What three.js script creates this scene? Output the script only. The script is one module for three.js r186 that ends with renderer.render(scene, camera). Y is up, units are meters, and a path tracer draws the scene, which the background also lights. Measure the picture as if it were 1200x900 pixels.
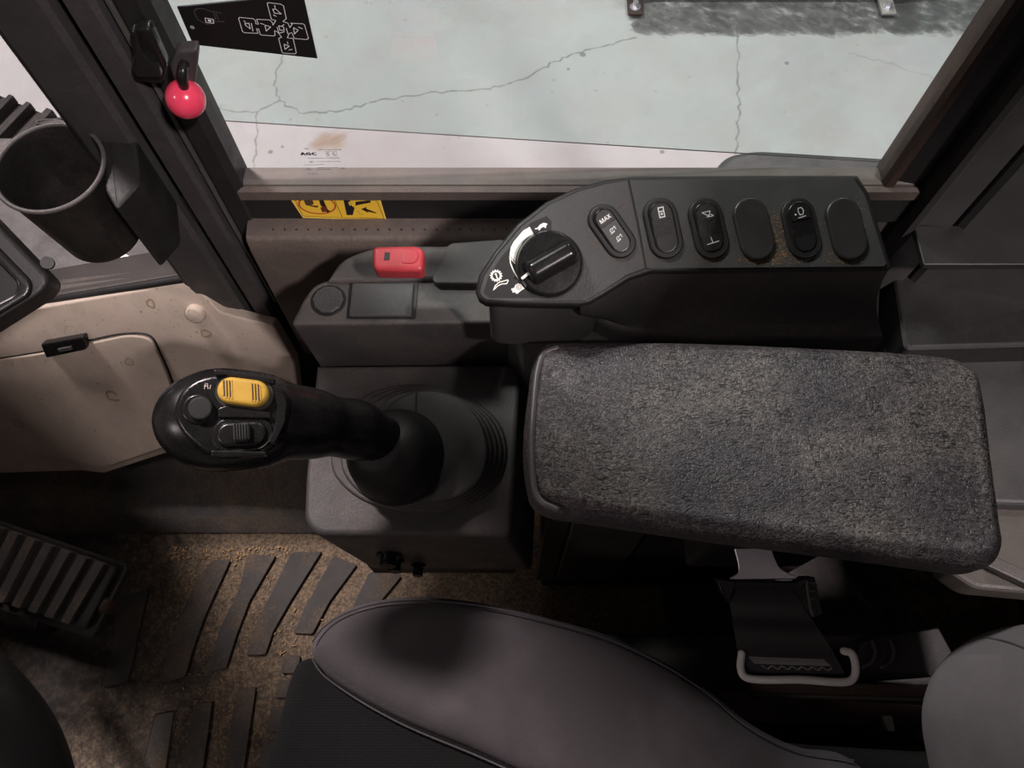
import * as THREE from 'three';
import { mergeGeometries } from 'three/addons/utils/BufferGeometryUtils.js';
import { RoundedBoxGeometry } from 'three/addons/geometries/RoundedBoxGeometry.js';
import { RectAreaLightUniformsLib } from 'three/addons/lights/RectAreaLightUniformsLib.js';

// ---------- camera, lights, exposure (x = towards the cab's rear, y up, -z = the cab's right side; cab floor at y 0) ----------
RectAreaLightUniformsLib.init();
const scene = new THREE.Scene();
scene.background = new THREE.Color(0x000000);
const EYE = [0, 1.25, 0], PITCH = 66 * Math.PI / 180, FOCAL = 900;
const camera = new THREE.PerspectiveCamera(2 * Math.atan(450 / FOCAL) * 180 / Math.PI, 4 / 3, 0.02, 60);
camera.position.set(...EYE);
camera.rotation.set(-PITCH, 0, 0);
const renderer = new THREE.WebGLRenderer();
renderer.toneMapping = THREE.LinearToneMapping;
renderer.toneMappingExposure = 1.45;
renderer.shadowMap.enabled = true;
// shop lamps: [x, y, z, size x, size z, intensity]
const LAMPS = [
  [-2.3, 4.7, -2.4, 0.8, 0.5, 225],
  [1.6, 4.2, -3.9, 1.6, 0.5, 18],
  [1.85, 4.2, 1.85, 0.3, 0.3, 680],
  [-3.4, 4.0, 1.6, 0.8, 0.5, 13],
];
const LAMP_COLOR = 0xfff0ef;

// ---------- helpers ----------
let seed = 12345;
const rnd = () => ((seed = (seed * 1664525 + 1013904223) >>> 0) / 4294967296);
const V = (x, y, z) => new THREE.Vector3(x, y, z);
const cam0 = V(...EYE), sP = Math.sin(PITCH), cP = Math.cos(PITCH);
// a direction of sight measured on the photograph; met with a surface of known place it gives a point of that surface
function sight(px, py) { const v = (450 - py) / FOCAL; return V((px - 600) / FOCAL, -sP + cP * v, -cP - sP * v); }
function onY(px, py, y) { const d = sight(px, py); return cam0.clone().addScaledVector(d, (y - EYE[1]) / d.y); }
function onZ(px, py, z) { const d = sight(px, py); return cam0.clone().addScaledVector(d, (z - EYE[2]) / d.z); }
class Frame { // a plane with its own 2D axes
  constructor(o, u, v) {
    this.o = o.clone(); this.u = u.clone().normalize();
    this.n = this.u.clone().cross(v).normalize(); this.v = this.n.clone().cross(this.u);
    this.m = new THREE.Matrix4().makeBasis(this.u, this.v, this.n).setPosition(this.o);
  }
  p(px, py, w = 0) { // photograph point -> [u, v] on the plane lifted by w
    const d = sight(px, py), o = this.o.clone().addScaledVector(this.n, w);
    const q = cam0.clone().addScaledVector(d, o.clone().sub(cam0).dot(this.n) / d.dot(this.n)).sub(o);
    return [q.dot(this.u), q.dot(this.v)];
  }
  poly(list, w = 0) { return list.map(([a, b]) => this.p(a, b, w)); }
  at(u, v, w = 0) { return this.o.clone().addScaledVector(this.u, u).addScaledVector(this.v, v).addScaledVector(this.n, w); }
  geo(g) { g.applyMatrix4(this.m); return g; }
  up(w) { return new Frame(this.at(0, 0, w), this.u, this.v); }
}
const flatFrame = (y) => new Frame(V(0, y, 0), V(1, 0, 0), V(0, 0, -1));
const wallFrame = (z) => new Frame(V(0, 0, z), V(1, 0, 0), V(0, 1, 0));
function area(p) { let a = 0; p.forEach(([x, y], i) => { const [X, Y] = p[(i + 1) % p.length]; a += x * Y - X * y; }); return a / 2; }
function roundPoly(p, r, n = 5) { // corners rounded with radius r (number or per corner)
  const out = [];
  p.forEach((c, i) => {
    const a = p[(i + p.length - 1) % p.length], b = p[(i + 1) % p.length];
    let rr = Array.isArray(r) ? r[i] : r;
    const la = Math.hypot(a[0] - c[0], a[1] - c[1]), lb = Math.hypot(b[0] - c[0], b[1] - c[1]);
    rr = Math.min(rr, la * 0.49, lb * 0.49);
    if (rr < 1e-5) { out.push(c); return; }
    const A = [c[0] + (a[0] - c[0]) * rr / la, c[1] + (a[1] - c[1]) * rr / la], B = [c[0] + (b[0] - c[0]) * rr / lb, c[1] + (b[1] - c[1]) * rr / lb];
    for (let k = 0; k <= n; k++) { const t = k / n, s = 1 - t; out.push([s * s * A[0] + 2 * s * t * c[0] + t * t * B[0], s * s * A[1] + 2 * s * t * c[1] + t * t * B[1]]); }
  });
  return out;
}
function smoothPoly(p, n = 80) { return new THREE.CatmullRomCurve3(p.map(([x, y]) => V(x, y, 0)), true, 'centripetal').getPoints(n).slice(0, -1).map((q) => [q.x, q.y]); }
function pill(a, b, r, n = 10) {
  const t = Math.atan2(b[1] - a[1], b[0] - a[0]), out = [];
  for (let k = 0; k <= n; k++) { const f = t - Math.PI / 2 + Math.PI * k / n; out.push([b[0] + r * Math.cos(f), b[1] + r * Math.sin(f)]); }
  for (let k = 0; k <= n; k++) { const f = t + Math.PI / 2 + Math.PI * k / n; out.push([a[0] + r * Math.cos(f), a[1] + r * Math.sin(f)]); }
  return out;
}
const circle = ([x, y], r, n = 32) => Array.from({ length: n }, (_, k) => [x + r * Math.cos(2 * Math.PI * k / n), y + r * Math.sin(2 * Math.PI * k / n)]);
function shapeOf(p, holes = []) {
  if (area(p) < 0) p = p.slice().reverse();
  const s = new THREE.Shape(p.map(([x, y]) => new THREE.Vector2(x, y)));
  for (let h of holes) { if (area(h) > 0) h = h.slice().reverse(); s.holes.push(new THREE.Path(h.map(([x, y]) => new THREE.Vector2(x, y)))); }
  return s;
}
// slab between w = -depth and w = 0, its upper edges rounded by bevel (outline kept)
function slab(p, depth, bevel = 0, holes = [], seg = 3) {
  const b = Math.min(bevel, depth * 0.49);
  const g = new THREE.ExtrudeGeometry(shapeOf(p, holes), { depth: depth - 2 * b, bevelEnabled: b > 0, bevelThickness: b, bevelSize: b, bevelOffset: -b, bevelSegments: seg, curveSegments: 8 });
  g.translate(0, 0, -depth + b);
  return g;
}
function creased(g, ang = 0.6) { // smooth normals across gentle edges
  g = g.index ? g.toNonIndexed() : g;
  const p = g.attributes.position, n = p.count, fn = [], map = new Map(), key = (i) => `${Math.round(p.getX(i) * 2e5)},${Math.round(p.getY(i) * 2e5)},${Math.round(p.getZ(i) * 2e5)}`;
  const a = V(), b = V(), c = V(), N = new Float32Array(n * 3), cs = Math.cos(ang);
  for (let i = 0; i < n; i += 3) {
    a.fromBufferAttribute(p, i); b.fromBufferAttribute(p, i + 1); c.fromBufferAttribute(p, i + 2);
    const f = b.clone().sub(a).cross(c.clone().sub(a)); const fnn = f.clone().normalize(); fn.push([f, fnn]);
    for (let k = 0; k < 3; k++) { const q = key(i + k); if (!map.has(q)) map.set(q, []); map.get(q).push(i / 3); }
  }
  for (let i = 0; i < n; i++) {
    const me = fn[(i / 3) | 0], s = V(); for (const f of map.get(key(i))) if (fn[f][1].dot(me[1]) > cs) s.add(fn[f][0]);
    s.normalize(); N[3 * i] = s.x; N[3 * i + 1] = s.y; N[3 * i + 2] = s.z;
  }
  g.setAttribute('normal', new THREE.BufferAttribute(N, 3));
  return g;
}
function boxUV(g) { // uv in metres, per face, across its main axis
  if (g.index) g = g.toNonIndexed();
  const p = g.attributes.position, uv = new Float32Array(p.count * 2), a = V(), b = V(), c = V();
  for (let i = 0; i < p.count; i += 3) {
    a.fromBufferAttribute(p, i); b.fromBufferAttribute(p, i + 1); c.fromBufferAttribute(p, i + 2);
    const f = b.clone().sub(a).cross(c.clone().sub(a)), X = Math.abs(f.x), Y = Math.abs(f.y), Z = Math.abs(f.z);
    [a, b, c].forEach((q, k) => { const [s, t] = Y >= X && Y >= Z ? [q.x, -q.z] : Z >= X ? [q.x, q.y] : [q.z, q.y]; uv[2 * (i + k)] = s; uv[2 * (i + k) + 1] = t; });
  }
  g.setAttribute('uv', new THREE.BufferAttribute(uv, 2));
  return g;
}
const bare = (g) => { const q = g.index ? g.toNonIndexed() : g.clone(); for (const k of Object.keys(q.attributes)) if (k !== 'position' && k !== 'normal') q.deleteAttribute(k); return q; };
const join = (l) => mergeGeometries(l.map(bare));
function bx(x0, x1, y0, y1, z0, z1, r = 0.002) {
  const g = r > 0 ? new RoundedBoxGeometry(x1 - x0, y1 - y0, z1 - z0, 2, r) : new THREE.BoxGeometry(x1 - x0, y1 - y0, z1 - z0);
  g.translate((x0 + x1) / 2, (y0 + y1) / 2, (z0 + z1) / 2); return g;
}
// a profile given in (z, y), drawn out along x
function alongX(prof, x0, x1, bevel = 0) { const g = slab(prof.map(([z, y]) => [-z, y]), x1 - x0, bevel); g.rotateY(Math.PI / 2); g.translate(x1, 0, 0); return g; }
// a profile given in (x, z), drawn up from y0 to y1
function alongY(prof, y0, y1, bevel = 0) { const g = slab(prof.map(([x, z]) => [x, -z]), y1 - y0, bevel); g.rotateX(-Math.PI / 2); g.translate(0, y1, 0); return g; }
function tube(pts, r, seg = 40, rs = 12, closed = false) {
  const c = new THREE.CatmullRomCurve3(pts, closed, 'centripetal');
  const parts = [new THREE.TubeGeometry(c, seg, r, rs, closed)];
  if (!closed) for (const q of [pts[0], pts[pts.length - 1]]) { const s = new THREE.SphereGeometry(r, rs, 8); s.translate(q.x, q.y, q.z); parts.push(s); }
  return join(parts);
}
function place(g, pos, dir) { // turn a geometry's +y to dir and move it
  g.applyQuaternion(new THREE.Quaternion().setFromUnitVectors(V(0, 1, 0), dir.clone().normalize())); g.translate(pos.x, pos.y, pos.z); return g;
}
const lathe = (p, n = 40) => new THREE.LatheGeometry(p.map(([r, y]) => new THREE.Vector2(Math.max(r, 1e-4), y)), n);
const cyl = (r0, r1, h, n = 24) => new THREE.CylinderGeometry(r0, r1, h, n);

// surface nets: meshes the zero level of f inside a box
function sdfMesh(f, lo, hi, cell) {
  const n = [0, 1, 2].map((k) => Math.ceil((hi[k] - lo[k]) / cell) + 1), val = new Float32Array(n[0] * n[1] * n[2]);
  const id = (i, j, k) => (k * n[1] + j) * n[0] + i;
  for (let k = 0; k < n[2]; k++) for (let j = 0; j < n[1]; j++) for (let i = 0; i < n[0]; i++) val[id(i, j, k)] = f(lo[0] + i * cell, lo[1] + j * cell, lo[2] + k * cell);
  const vid = new Int32Array(val.length).fill(-1), pos = [], idx = [];
  const C = [[0, 0, 0], [1, 0, 0], [0, 1, 0], [1, 1, 0], [0, 0, 1], [1, 0, 1], [0, 1, 1], [1, 1, 1]], E = [[0, 1], [2, 3], [4, 5], [6, 7], [0, 2], [1, 3], [4, 6], [5, 7], [0, 4], [1, 5], [2, 6], [3, 7]];
  for (let k = 0; k < n[2] - 1; k++) for (let j = 0; j < n[1] - 1; j++) for (let i = 0; i < n[0] - 1; i++) {
    const v = C.map(([a, b, c]) => val[id(i + a, j + b, k + c)]); let m = 0, x = 0, y = 0, z = 0;
    if (v.every((q) => q < 0) || v.every((q) => q >= 0)) continue;
    for (const [a, b] of E) if ((v[a] < 0) !== (v[b] < 0)) { const t = v[a] / (v[a] - v[b]); m++; x += C[a][0] + t * (C[b][0] - C[a][0]); y += C[a][1] + t * (C[b][1] - C[a][1]); z += C[a][2] + t * (C[b][2] - C[a][2]); }
    vid[id(i, j, k)] = pos.length / 3; pos.push(lo[0] + (i + x / m) * cell, lo[1] + (j + y / m) * cell, lo[2] + (k + z / m) * cell);
  }
  const quad = (a, b, c, d, flip) => { if (flip) idx.push(a, c, b, a, d, c); else idx.push(a, b, c, a, c, d); };
  for (let k = 1; k < n[2] - 1; k++) for (let j = 1; j < n[1] - 1; j++) for (let i = 1; i < n[0] - 1; i++) {
    const s = val[id(i, j, k)] < 0;
    if (s !== val[id(i + 1, j, k)] < 0) quad(vid[id(i, j - 1, k - 1)], vid[id(i, j, k - 1)], vid[id(i, j, k)], vid[id(i, j - 1, k)], !s);
    if (s !== val[id(i, j + 1, k)] < 0) quad(vid[id(i - 1, j, k - 1)], vid[id(i - 1, j, k)], vid[id(i, j, k)], vid[id(i, j, k - 1)], !s);
    if (s !== val[id(i, j, k + 1)] < 0) quad(vid[id(i - 1, j - 1, k)], vid[id(i, j - 1, k)], vid[id(i, j, k)], vid[id(i - 1, j, k)], !s);
  }
  const N = new Float32Array(pos.length), h = cell * 0.5;
  for (let q = 0; q < pos.length; q += 3) {
    const [x, y, z] = [pos[q], pos[q + 1], pos[q + 2]];
    const g = V(f(x + h, y, z) - f(x - h, y, z), f(x, y + h, z) - f(x, y - h, z), f(x, y, z + h) - f(x, y, z - h)).normalize();
    N[q] = g.x; N[q + 1] = g.y; N[q + 2] = g.z;
  }
  const g = new THREE.BufferGeometry();
  g.setAttribute('position', new THREE.Float32BufferAttribute(pos, 3)); g.setAttribute('normal', new THREE.BufferAttribute(N, 3)); g.setIndex(idx);
  return g;
}
function polyDist(p) { // signed distance to a polygon, negative inside
  return (x, y) => {
    let d = 1e9, inside = false;
    for (let i = 0, j = p.length - 1; i < p.length; j = i++) {
      const [ax, ay] = p[i], [bx_, by] = p[j], ex = bx_ - ax, ey = by - ay, wx = x - ax, wy = y - ay;
      const t = Math.max(0, Math.min(1, (wx * ex + wy * ey) / (ex * ex + ey * ey))), qx = wx - t * ex, qy = wy - t * ey;
      d = Math.min(d, qx * qx + qy * qy);
      if ((ay > y) !== (by > y) && x < (bx_ - ax) * (y - ay) / (by - ay) + ax) inside = !inside;
    }
    d = Math.sqrt(d); return inside ? -d : d;
  };
}
const smin = (a, b, k) => { const h = Math.max(k - Math.abs(a - b), 0) / k; return Math.min(a, b) - h * h * k * 0.25; };
function capsule(a, b, ra, rb) {
  const d = b.clone().sub(a), l2 = d.lengthSq();
  return (x, y, z) => { const t = Math.max(0, Math.min(1, ((x - a.x) * d.x + (y - a.y) * d.y + (z - a.z) * d.z) / l2)); return Math.hypot(x - a.x - t * d.x, y - a.y - t * d.y, z - a.z - t * d.z) - ra - t * (rb - ra); };
}
// upholstered pad: outline (x, z) filled between heights with edges rounded by r; top(x, z) gives the height of its crown
function pad(outline, bottom, top, r, cell, extra) {
  const pd = polyDist(outline), xs = outline.map((q) => q[0]), zs = outline.map((q) => q[1]);
  let hi = -1e9; for (const [x, z] of outline) hi = Math.max(hi, top(x, z)); 
  const f = (x, y, z) => {
    const a = pd(x, z) + r, T = top(x, z), b = Math.abs(y - (T + bottom) / 2) - (T - bottom) / 2 + r;
    const s = Math.min(Math.max(a, b), 0) + Math.hypot(Math.max(a, 0), Math.max(b, 0)) - r;
    return extra ? extra(s, x, y, z) : s;
  };
  return sdfMesh(f, [Math.min(...xs) - 3 * cell, bottom - 3 * cell, Math.min(...zs) - 3 * cell], [Math.max(...xs) + 3 * cell, hi + 0.05, Math.max(...zs) + 3 * cell], cell);
}
const xz = (list, y) => list.map(([a, b]) => { const q = onY(a, b, y); return [q.x, q.z]; });

// ---------- textures ----------
function lattice(n, s) { const a = new Float32Array(n * n); let q = s * 7919 + 17; for (let i = 0; i < a.length; i++) { q = (Math.imul(q, 1664525) + 1013904223) >>> 0; a[i] = q / 4294967296; } return a; }
function noiseField(size, cells, s) { // tileable value noise, 0..1
  const L = lattice(cells, s), out = new Float32Array(size * size);
  for (let y = 0; y < size; y++) for (let x = 0; x < size; x++) {
    const u = x / size * cells, v = y / size * cells, i = Math.floor(u), j = Math.floor(v); let a = u - i, b = v - j; a = a * a * (3 - 2 * a); b = b * b * (3 - 2 * b);
    const I = (i + 1) % cells, J = (j + 1) % cells;
    out[y * size + x] = (L[j * cells + i] * (1 - a) + L[j * cells + I] * a) * (1 - b) + (L[J * cells + i] * (1 - a) + L[J * cells + I] * a) * b;
  }
  return out;
}
function fractal(size, cells, oct, s, gain = 0.5) { const out = new Float32Array(size * size); let amp = 1, tot = 0; for (let o = 0; o < oct && cells <= size; o++) { const f = noiseField(size, cells, s + o * 31); for (let i = 0; i < out.length; i++) out[i] += amp * f[i]; tot += amp; amp *= gain; cells *= 2; } for (let i = 0; i < out.length; i++) out[i] /= tot; return out; }
function dataTex(size, fn, metres, srgb) { // fn(i) -> [r, g, b] 0..1
  const d = new Uint8Array(size * size * 4);
  for (let i = 0; i < size * size; i++) { const c = fn(i); for (let k = 0; k < 3; k++) d[4 * i + k] = Math.max(0, Math.min(255, c[k] * 255)); d[4 * i + 3] = 255; }
  const t = new THREE.DataTexture(d, size, size); t.wrapS = t.wrapT = THREE.RepeatWrapping; t.magFilter = THREE.LinearFilter; t.minFilter = THREE.LinearMipmapLinearFilter;
  if (srgb) t.colorSpace = THREE.SRGBColorSpace; t.repeat.set(1 / metres, 1 / metres); t.needsUpdate = true; return t;
}
const step = (a, b, x) => { const t = Math.max(0, Math.min(1, (x - a) / (b - a))); return t * t * (3 - 2 * t); };
const mix3 = (a, b, t) => a.map((q, k) => q + (b[k] - q) * t);
const hex = (h) => [(h >> 16 & 255) / 255, (h >> 8 & 255) / 255, (h & 255) / 255];
const S = 512;
const nBig = fractal(S, 4, 5, 1), nMid = fractal(S, 12, 4, 2, 0.6), nFine = fractal(S, 96, 2, 3, 0.7), nGrit = noiseField(S, 256, 4), nPatch = fractal(S, 6, 6, 9, 0.6);
// plastic: base colour with dust in grains and scuffs
function dusty(base, dust, amount, metres = 0.5) {
  return dataTex(S, (i) => { const k = amount * (0.25 + 0.75 * step(0.42, 0.66, nPatch[i])) * (0.35 + 0.9 * nGrit[i]); const l = 0.88 + 0.24 * nMid[i]; return mix3(base.map((q) => q * l), dust, Math.min(1, k)); }, metres, true);
}
const grain = dataTex(S, (i) => { const q = 0.55 * nFine[i] + 0.45 * nGrit[i]; return [q, q, q]; }, 0.12);
const scuff = dataTex(S, (i) => { const q = 0.42 + 0.35 * nMid[i] + 0.12 * nGrit[i]; return [q, q, q]; }, 0.35);
const mats = {};
function plastic(key, base, o = {}) {
  const { dust = 0x8a7763, amount = 0.1, rough = 0.9, bump = 0.0002, metres = 0.5, ...rest } = o;
  const m = new THREE.MeshStandardMaterial({ map: dusty(hex(base), hex(dust), amount, metres), roughness: rough, roughnessMap: scuff, ...rest });
  if (bump) { m.bumpMap = grain; m.bumpScale = bump; }
  m.name = key; return mats[key] = m;
}
const M = {
  console: plastic('console plastic', 0x403f40, { amount: 0.34, rough: 0.8, dust: 0x75675b, metres: 0.4 }),
  panel: plastic('panel plastic', 0x3d3e3f, { amount: 0.08, rough: 0.8 }),
  trim: plastic('pillar plastic', 0x333233, { amount: 0.1, rough: 0.85 }),
  black: plastic('black plastic', 0x1c1b1c, { amount: 0.03, rough: 0.75, bump: 0.0001 }),
  plug: plastic('blank plug plastic', 0x2d2c2c, { amount: 0.14, dust: 0x5e5046, rough: 0.6, metres: 0.12 }),
  welt: plastic('glossy welt', 0x6a6568, { amount: 0.1, rough: 0.5, bump: 0 }),
  boot: plastic('smooth rubber', 0x161515, { amount: 0.02, rough: 0.9, bump: 0 }),
  gloss: plastic('gloss plastic', 0x191819, { amount: 0.02, rough: 0.42, bump: 0 }),
  rubber: plastic('rubber', 0x1e1d1d, { amount: 0.06, rough: 1 }),
  sill: plastic('sill plastic', 0x4f4845, { amount: 0.25, rough: 1 }),
  deep: plastic('dark steel', 0x211f1f, { amount: 0.12, rough: 1 }),
  rust: plastic('rusty steel', 0x3d3330, { amount: 0.35, dust: 0x6a4630, rough: 1 }),
  grey: plastic('grey paint', 0x423e3a, { amount: 0.2, rough: 0.9 }),
  red: plastic('red plastic', 0xa8343c, { amount: 0.06, rough: 0.65, bump: 0.0001 }),
  yellow: plastic('yellow plastic', 0xd6ac45, { amount: 0.06, dust: 0x7d5b20, rough: 0.7, bump: 0 }),
  machine: plastic('machine grey paint', 0x3d4547, { amount: 0.1, rough: 0.7, bump: 0 }),
  white: new THREE.MeshStandardMaterial({ color: 0xe9e6e2, roughness: 0.7 }),
  shell: new THREE.MeshStandardMaterial({ color: 0x3a3735, roughness: 0.9 }),
  hall: new THREE.MeshStandardMaterial({ color: 0x8f8b88, roughness: 0.95 }),
  chrome: new THREE.MeshStandardMaterial({ color: 0xeceaf2, roughness: 0.5, metalness: 0.85, roughnessMap: scuff }),
  steel: new THREE.MeshStandardMaterial({ color: 0xb9b6b4, roughness: 0.5, metalness: 0.6 }),
  alu: plastic('sash metal', 0x62605f, { amount: 0.25, rough: 0.9, metalness: 0.5, bump: 0 }),
  pink: new THREE.MeshPhysicalMaterial({ color: 0xe0425f, roughness: 0.22, clearcoat: 0.6, clearcoatRoughness: 0.08 }),
  glass: new THREE.MeshPhysicalMaterial({ color: 0xffffff, roughness: 0, transmission: 1, thickness: 0, ior: 1.5 }),
  tint: new THREE.MeshPhysicalMaterial({ color: new THREE.Color(0.8, 0.93, 0.895), roughness: 0, transmission: 1, thickness: 0, ior: 1.5 }),
};
for (const [k, m] of Object.entries(M)) m.name ||= k;
// armrest: worn grained leatherette, wrinkled lengthwise
{
  const N = 1024, L = 0.4, W = fractal(N, 5, 5, 22, 0.6), F = fractal(N, 170, 2, 21, 0.8), w1 = fractal(N, 24, 3, 25, 0.6), cr = new Float32Array(N * N), a = noiseField(N, 150, 23), b = noiseField(N, 230, 24), c = noiseField(N, 60, 26);
  for (let y = 0; y < N; y++) for (let x = 0; x < N; x++) { const i = y * N + x, yy = (y * 2) % N, j = yy * N + x, k = ((y * 3) % N) * N + x; const co = step(0.4, 0.6, W[(i * 3 + 77) % (N * N)] * 0 + w1[i]), A = 1 - Math.abs(a[j] - 0.5) * 9, B = 0.95 - Math.abs(b[j] - 0.5) * 8; cr[i] = Math.min(1, Math.max(A * (0.3 + 0.7 * co), B * (1 - 0.55 * co), (1 - Math.abs(c[k] - 0.5) * 16) * co, 0) * 1.15); }
  const col = dataTex(N, (i) => { const worn = step(0.32, 0.68, W[i]); const k = (0.62 + 0.3 * worn) * (1 - 0.9 * cr[i]) * (0.6 + 0.5 * step(0.15, 0.9, F[i])); return mix3(hex(0x2b282b), mix3(hex(0x837a7f), hex(0x8f8581), worn), Math.min(1, k)); }, L, true);
  const bmp = dataTex(N, (i) => { const q = 0.8 - 0.6 * cr[i] + 0.2 * F[i]; return [q, q, q]; }, L);
  M.leather = new THREE.MeshStandardMaterial({ name: 'worn leatherette', map: col, roughness: 0.4, bumpMap: bmp, bumpScale: 0.0008 });
}
// seat cloth
{
  const col = (c, d, k) => dataTex(S, (i) => mix3(hex(c), hex(d), Math.min(1, step(0.35, 0.7, nBig[i]) * k + 0.2 * nGrit[i])), 0.3, true);
  const b = dataTex(S, (i) => [nGrit[i], nGrit[i], nGrit[i]], 0.16);
  M.suede = new THREE.MeshPhysicalMaterial({ name: 'suede cloth', map: col(0x4f4b4d, 0x655f63, 0.8), roughness: 1, bumpMap: b, bumpScale: 0.0002, sheen: 0.4, sheenRoughness: 0.6, sheenColor: new THREE.Color(0x554f52) });
  M.suedeLit = new THREE.MeshPhysicalMaterial({ name: 'suede cloth with painted light', map: col(0x746c70, 0x8a8286, 0.8), roughness: 1, bumpMap: b, bumpScale: 0.0002, sheen: 0.4, sheenRoughness: 0.6, sheenColor: new THREE.Color(0x554f52) });  // same cloth, colour raised to make up for weak light on the backrest
  const w = dataTex(256, (i) => { const x = i % 256, y = i >> 8, q = 0.5 + 0.25 * Math.sin(x * Math.PI / 8) * (y % 32 < 16 ? 1 : -1) + 0.25 * Math.sin(y * Math.PI / 8); return [q, q, q]; }, 0.04);
  M.mesh = new THREE.MeshStandardMaterial({ name: 'black mesh cloth', color: 0x101011, roughness: 1, bumpMap: w, bumpScale: 0.0008 });
  const web = dataTex(128, (i) => { const q = ((i >> 7) % 16) / 16; return [q, q, q]; }, 0.012);
  M.webbing = new THREE.MeshStandardMaterial({ name: 'belt webbing', color: 0x403e3f, roughness: 0.8, bumpMap: web, bumpScale: 0.0006 });
}
// floor mat with dried earth caked between its ribs, and the scuffed ribs
{
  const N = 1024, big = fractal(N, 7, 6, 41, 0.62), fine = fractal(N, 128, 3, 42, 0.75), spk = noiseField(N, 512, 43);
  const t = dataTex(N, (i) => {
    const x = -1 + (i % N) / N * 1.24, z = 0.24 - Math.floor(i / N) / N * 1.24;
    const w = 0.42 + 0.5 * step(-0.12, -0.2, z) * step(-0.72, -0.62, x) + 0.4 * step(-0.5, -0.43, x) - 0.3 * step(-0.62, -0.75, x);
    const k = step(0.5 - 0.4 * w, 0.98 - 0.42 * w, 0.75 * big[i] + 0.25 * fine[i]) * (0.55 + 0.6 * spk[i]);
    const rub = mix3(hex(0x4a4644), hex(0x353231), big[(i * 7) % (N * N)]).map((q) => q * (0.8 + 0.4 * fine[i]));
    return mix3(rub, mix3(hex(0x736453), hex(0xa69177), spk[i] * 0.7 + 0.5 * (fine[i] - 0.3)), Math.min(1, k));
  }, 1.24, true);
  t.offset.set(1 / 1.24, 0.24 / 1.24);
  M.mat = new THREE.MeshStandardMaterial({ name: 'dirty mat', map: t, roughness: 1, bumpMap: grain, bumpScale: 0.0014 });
  const rib = dataTex(S, (i) => { const k = step(0.4, 0.75, 0.7 * nPatch[i] + 0.3 * nFine[i]) * 0.75 * (0.5 + 0.7 * nGrit[i]); return mix3(mix3(hex(0x5a5857), hex(0x484645), nMid[i]), mix3(hex(0x6b5a49), hex(0x8a745c), nGrit[i]), Math.min(1, k)); }, 0.3, true);
  M.rib = new THREE.MeshStandardMaterial({ name: 'mat rib', map: rib, roughness: 0.9, bumpMap: grain, bumpScale: 0.0006 });
}
// beige panel plastic with dried drops
{
  const C = document.createElement('canvas'); C.width = C.height = 1024; const g = C.getContext('2d');
  g.fillStyle = '#c3b4a5'; g.fillRect(0, 0, 1024, 1024);
  for (let k = 0; k < 2600; k++) { const q = 150 + rnd() * 70; g.fillStyle = `rgba(${q},${q * 0.93},${q * 0.85},0.10)`; g.beginPath(); g.arc(rnd() * 1024, rnd() * 1024, 3 + rnd() * 26, 0, 7); g.fill(); }
  for (let k = 0; k < 46; k++) { const x = rnd() * 1024, y = rnd() * 1024, r = 8 + rnd() * 20; g.strokeStyle = `rgba(120,98,66,${0.25 + rnd() * 0.4})`; g.lineWidth = 2 + rnd() * 4; g.beginPath(); const h = [rnd() * 6, rnd() * 6, rnd() * 6]; for (let q = 0; q <= 40; q++) { const f = q / 40 * 6.2832, R = r * (0.85 + 0.1 * Math.sin(f * 2 + h[0]) + 0.08 * Math.sin(f * 3 + h[1]) + 0.06 * Math.sin(f * 5 + h[2])); g.lineTo(x + R * Math.cos(f), y + R * 0.9 * Math.sin(f)); } g.stroke(); if (rnd() < 0.5) { g.fillStyle = `rgba(130,105,80,${rnd() * 0.25})`; g.fill(); } }
  for (let k = 0; k < 1500; k++) { g.fillStyle = `rgba(90,75,60,${rnd() * 0.45})`; g.fillRect(rnd() * 1024, rnd() * 1024, 1 + rnd() * 4, 1 + rnd() * 4); }
  const t = new THREE.CanvasTexture(C); t.colorSpace = THREE.SRGBColorSpace; t.wrapS = t.wrapT = THREE.RepeatWrapping; t.repeat.set(1 / 0.55, 1 / 0.55);
  M.beige = new THREE.MeshStandardMaterial({ name: 'beige plastic', map: t, roughness: 0.8, bumpMap: grain, bumpScale: 0.0002 });
}

// ---------- scene graph ----------
const used = new Map();
function numbered(n) { const k = used.get(n) || 0; used.set(n, k + 1); return k ? `${n}_${String(k).padStart(3, '0')}` : n; }
function thing(name, label, category, group) { const o = new THREE.Group(); o.name = numbered(name); o.userData = { label, category }; if (group) o.userData.group = group; scene.add(o); return o; }
function struct(name, label) { const o = new THREE.Group(); o.name = name; o.userData = { kind: 'structure' }; if (label) { o.userData.label = label; o.userData.category = name.split('_')[0]; } scene.add(o); return o; }
function part(name, g, m, parent, label, keepUV) {
  if (Array.isArray(g)) g = join(g);
  if (!keepUV) g = boxUV(g);
  const o = new THREE.Mesh(g, m); o.name = name; o.castShadow = o.receiveShadow = true; if (label) o.userData.label = label; parent.add(o); return o;
}
function settle(o) { // move a thing's origin to its base
  o.updateMatrixWorld(true); const b = new THREE.Box3().setFromObject(o), c = V((b.min.x + b.max.x) / 2, b.min.y, (b.min.z + b.max.z) / 2);
  o.position.copy(c); for (const k of o.children) k.position.sub(c);
}
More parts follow.
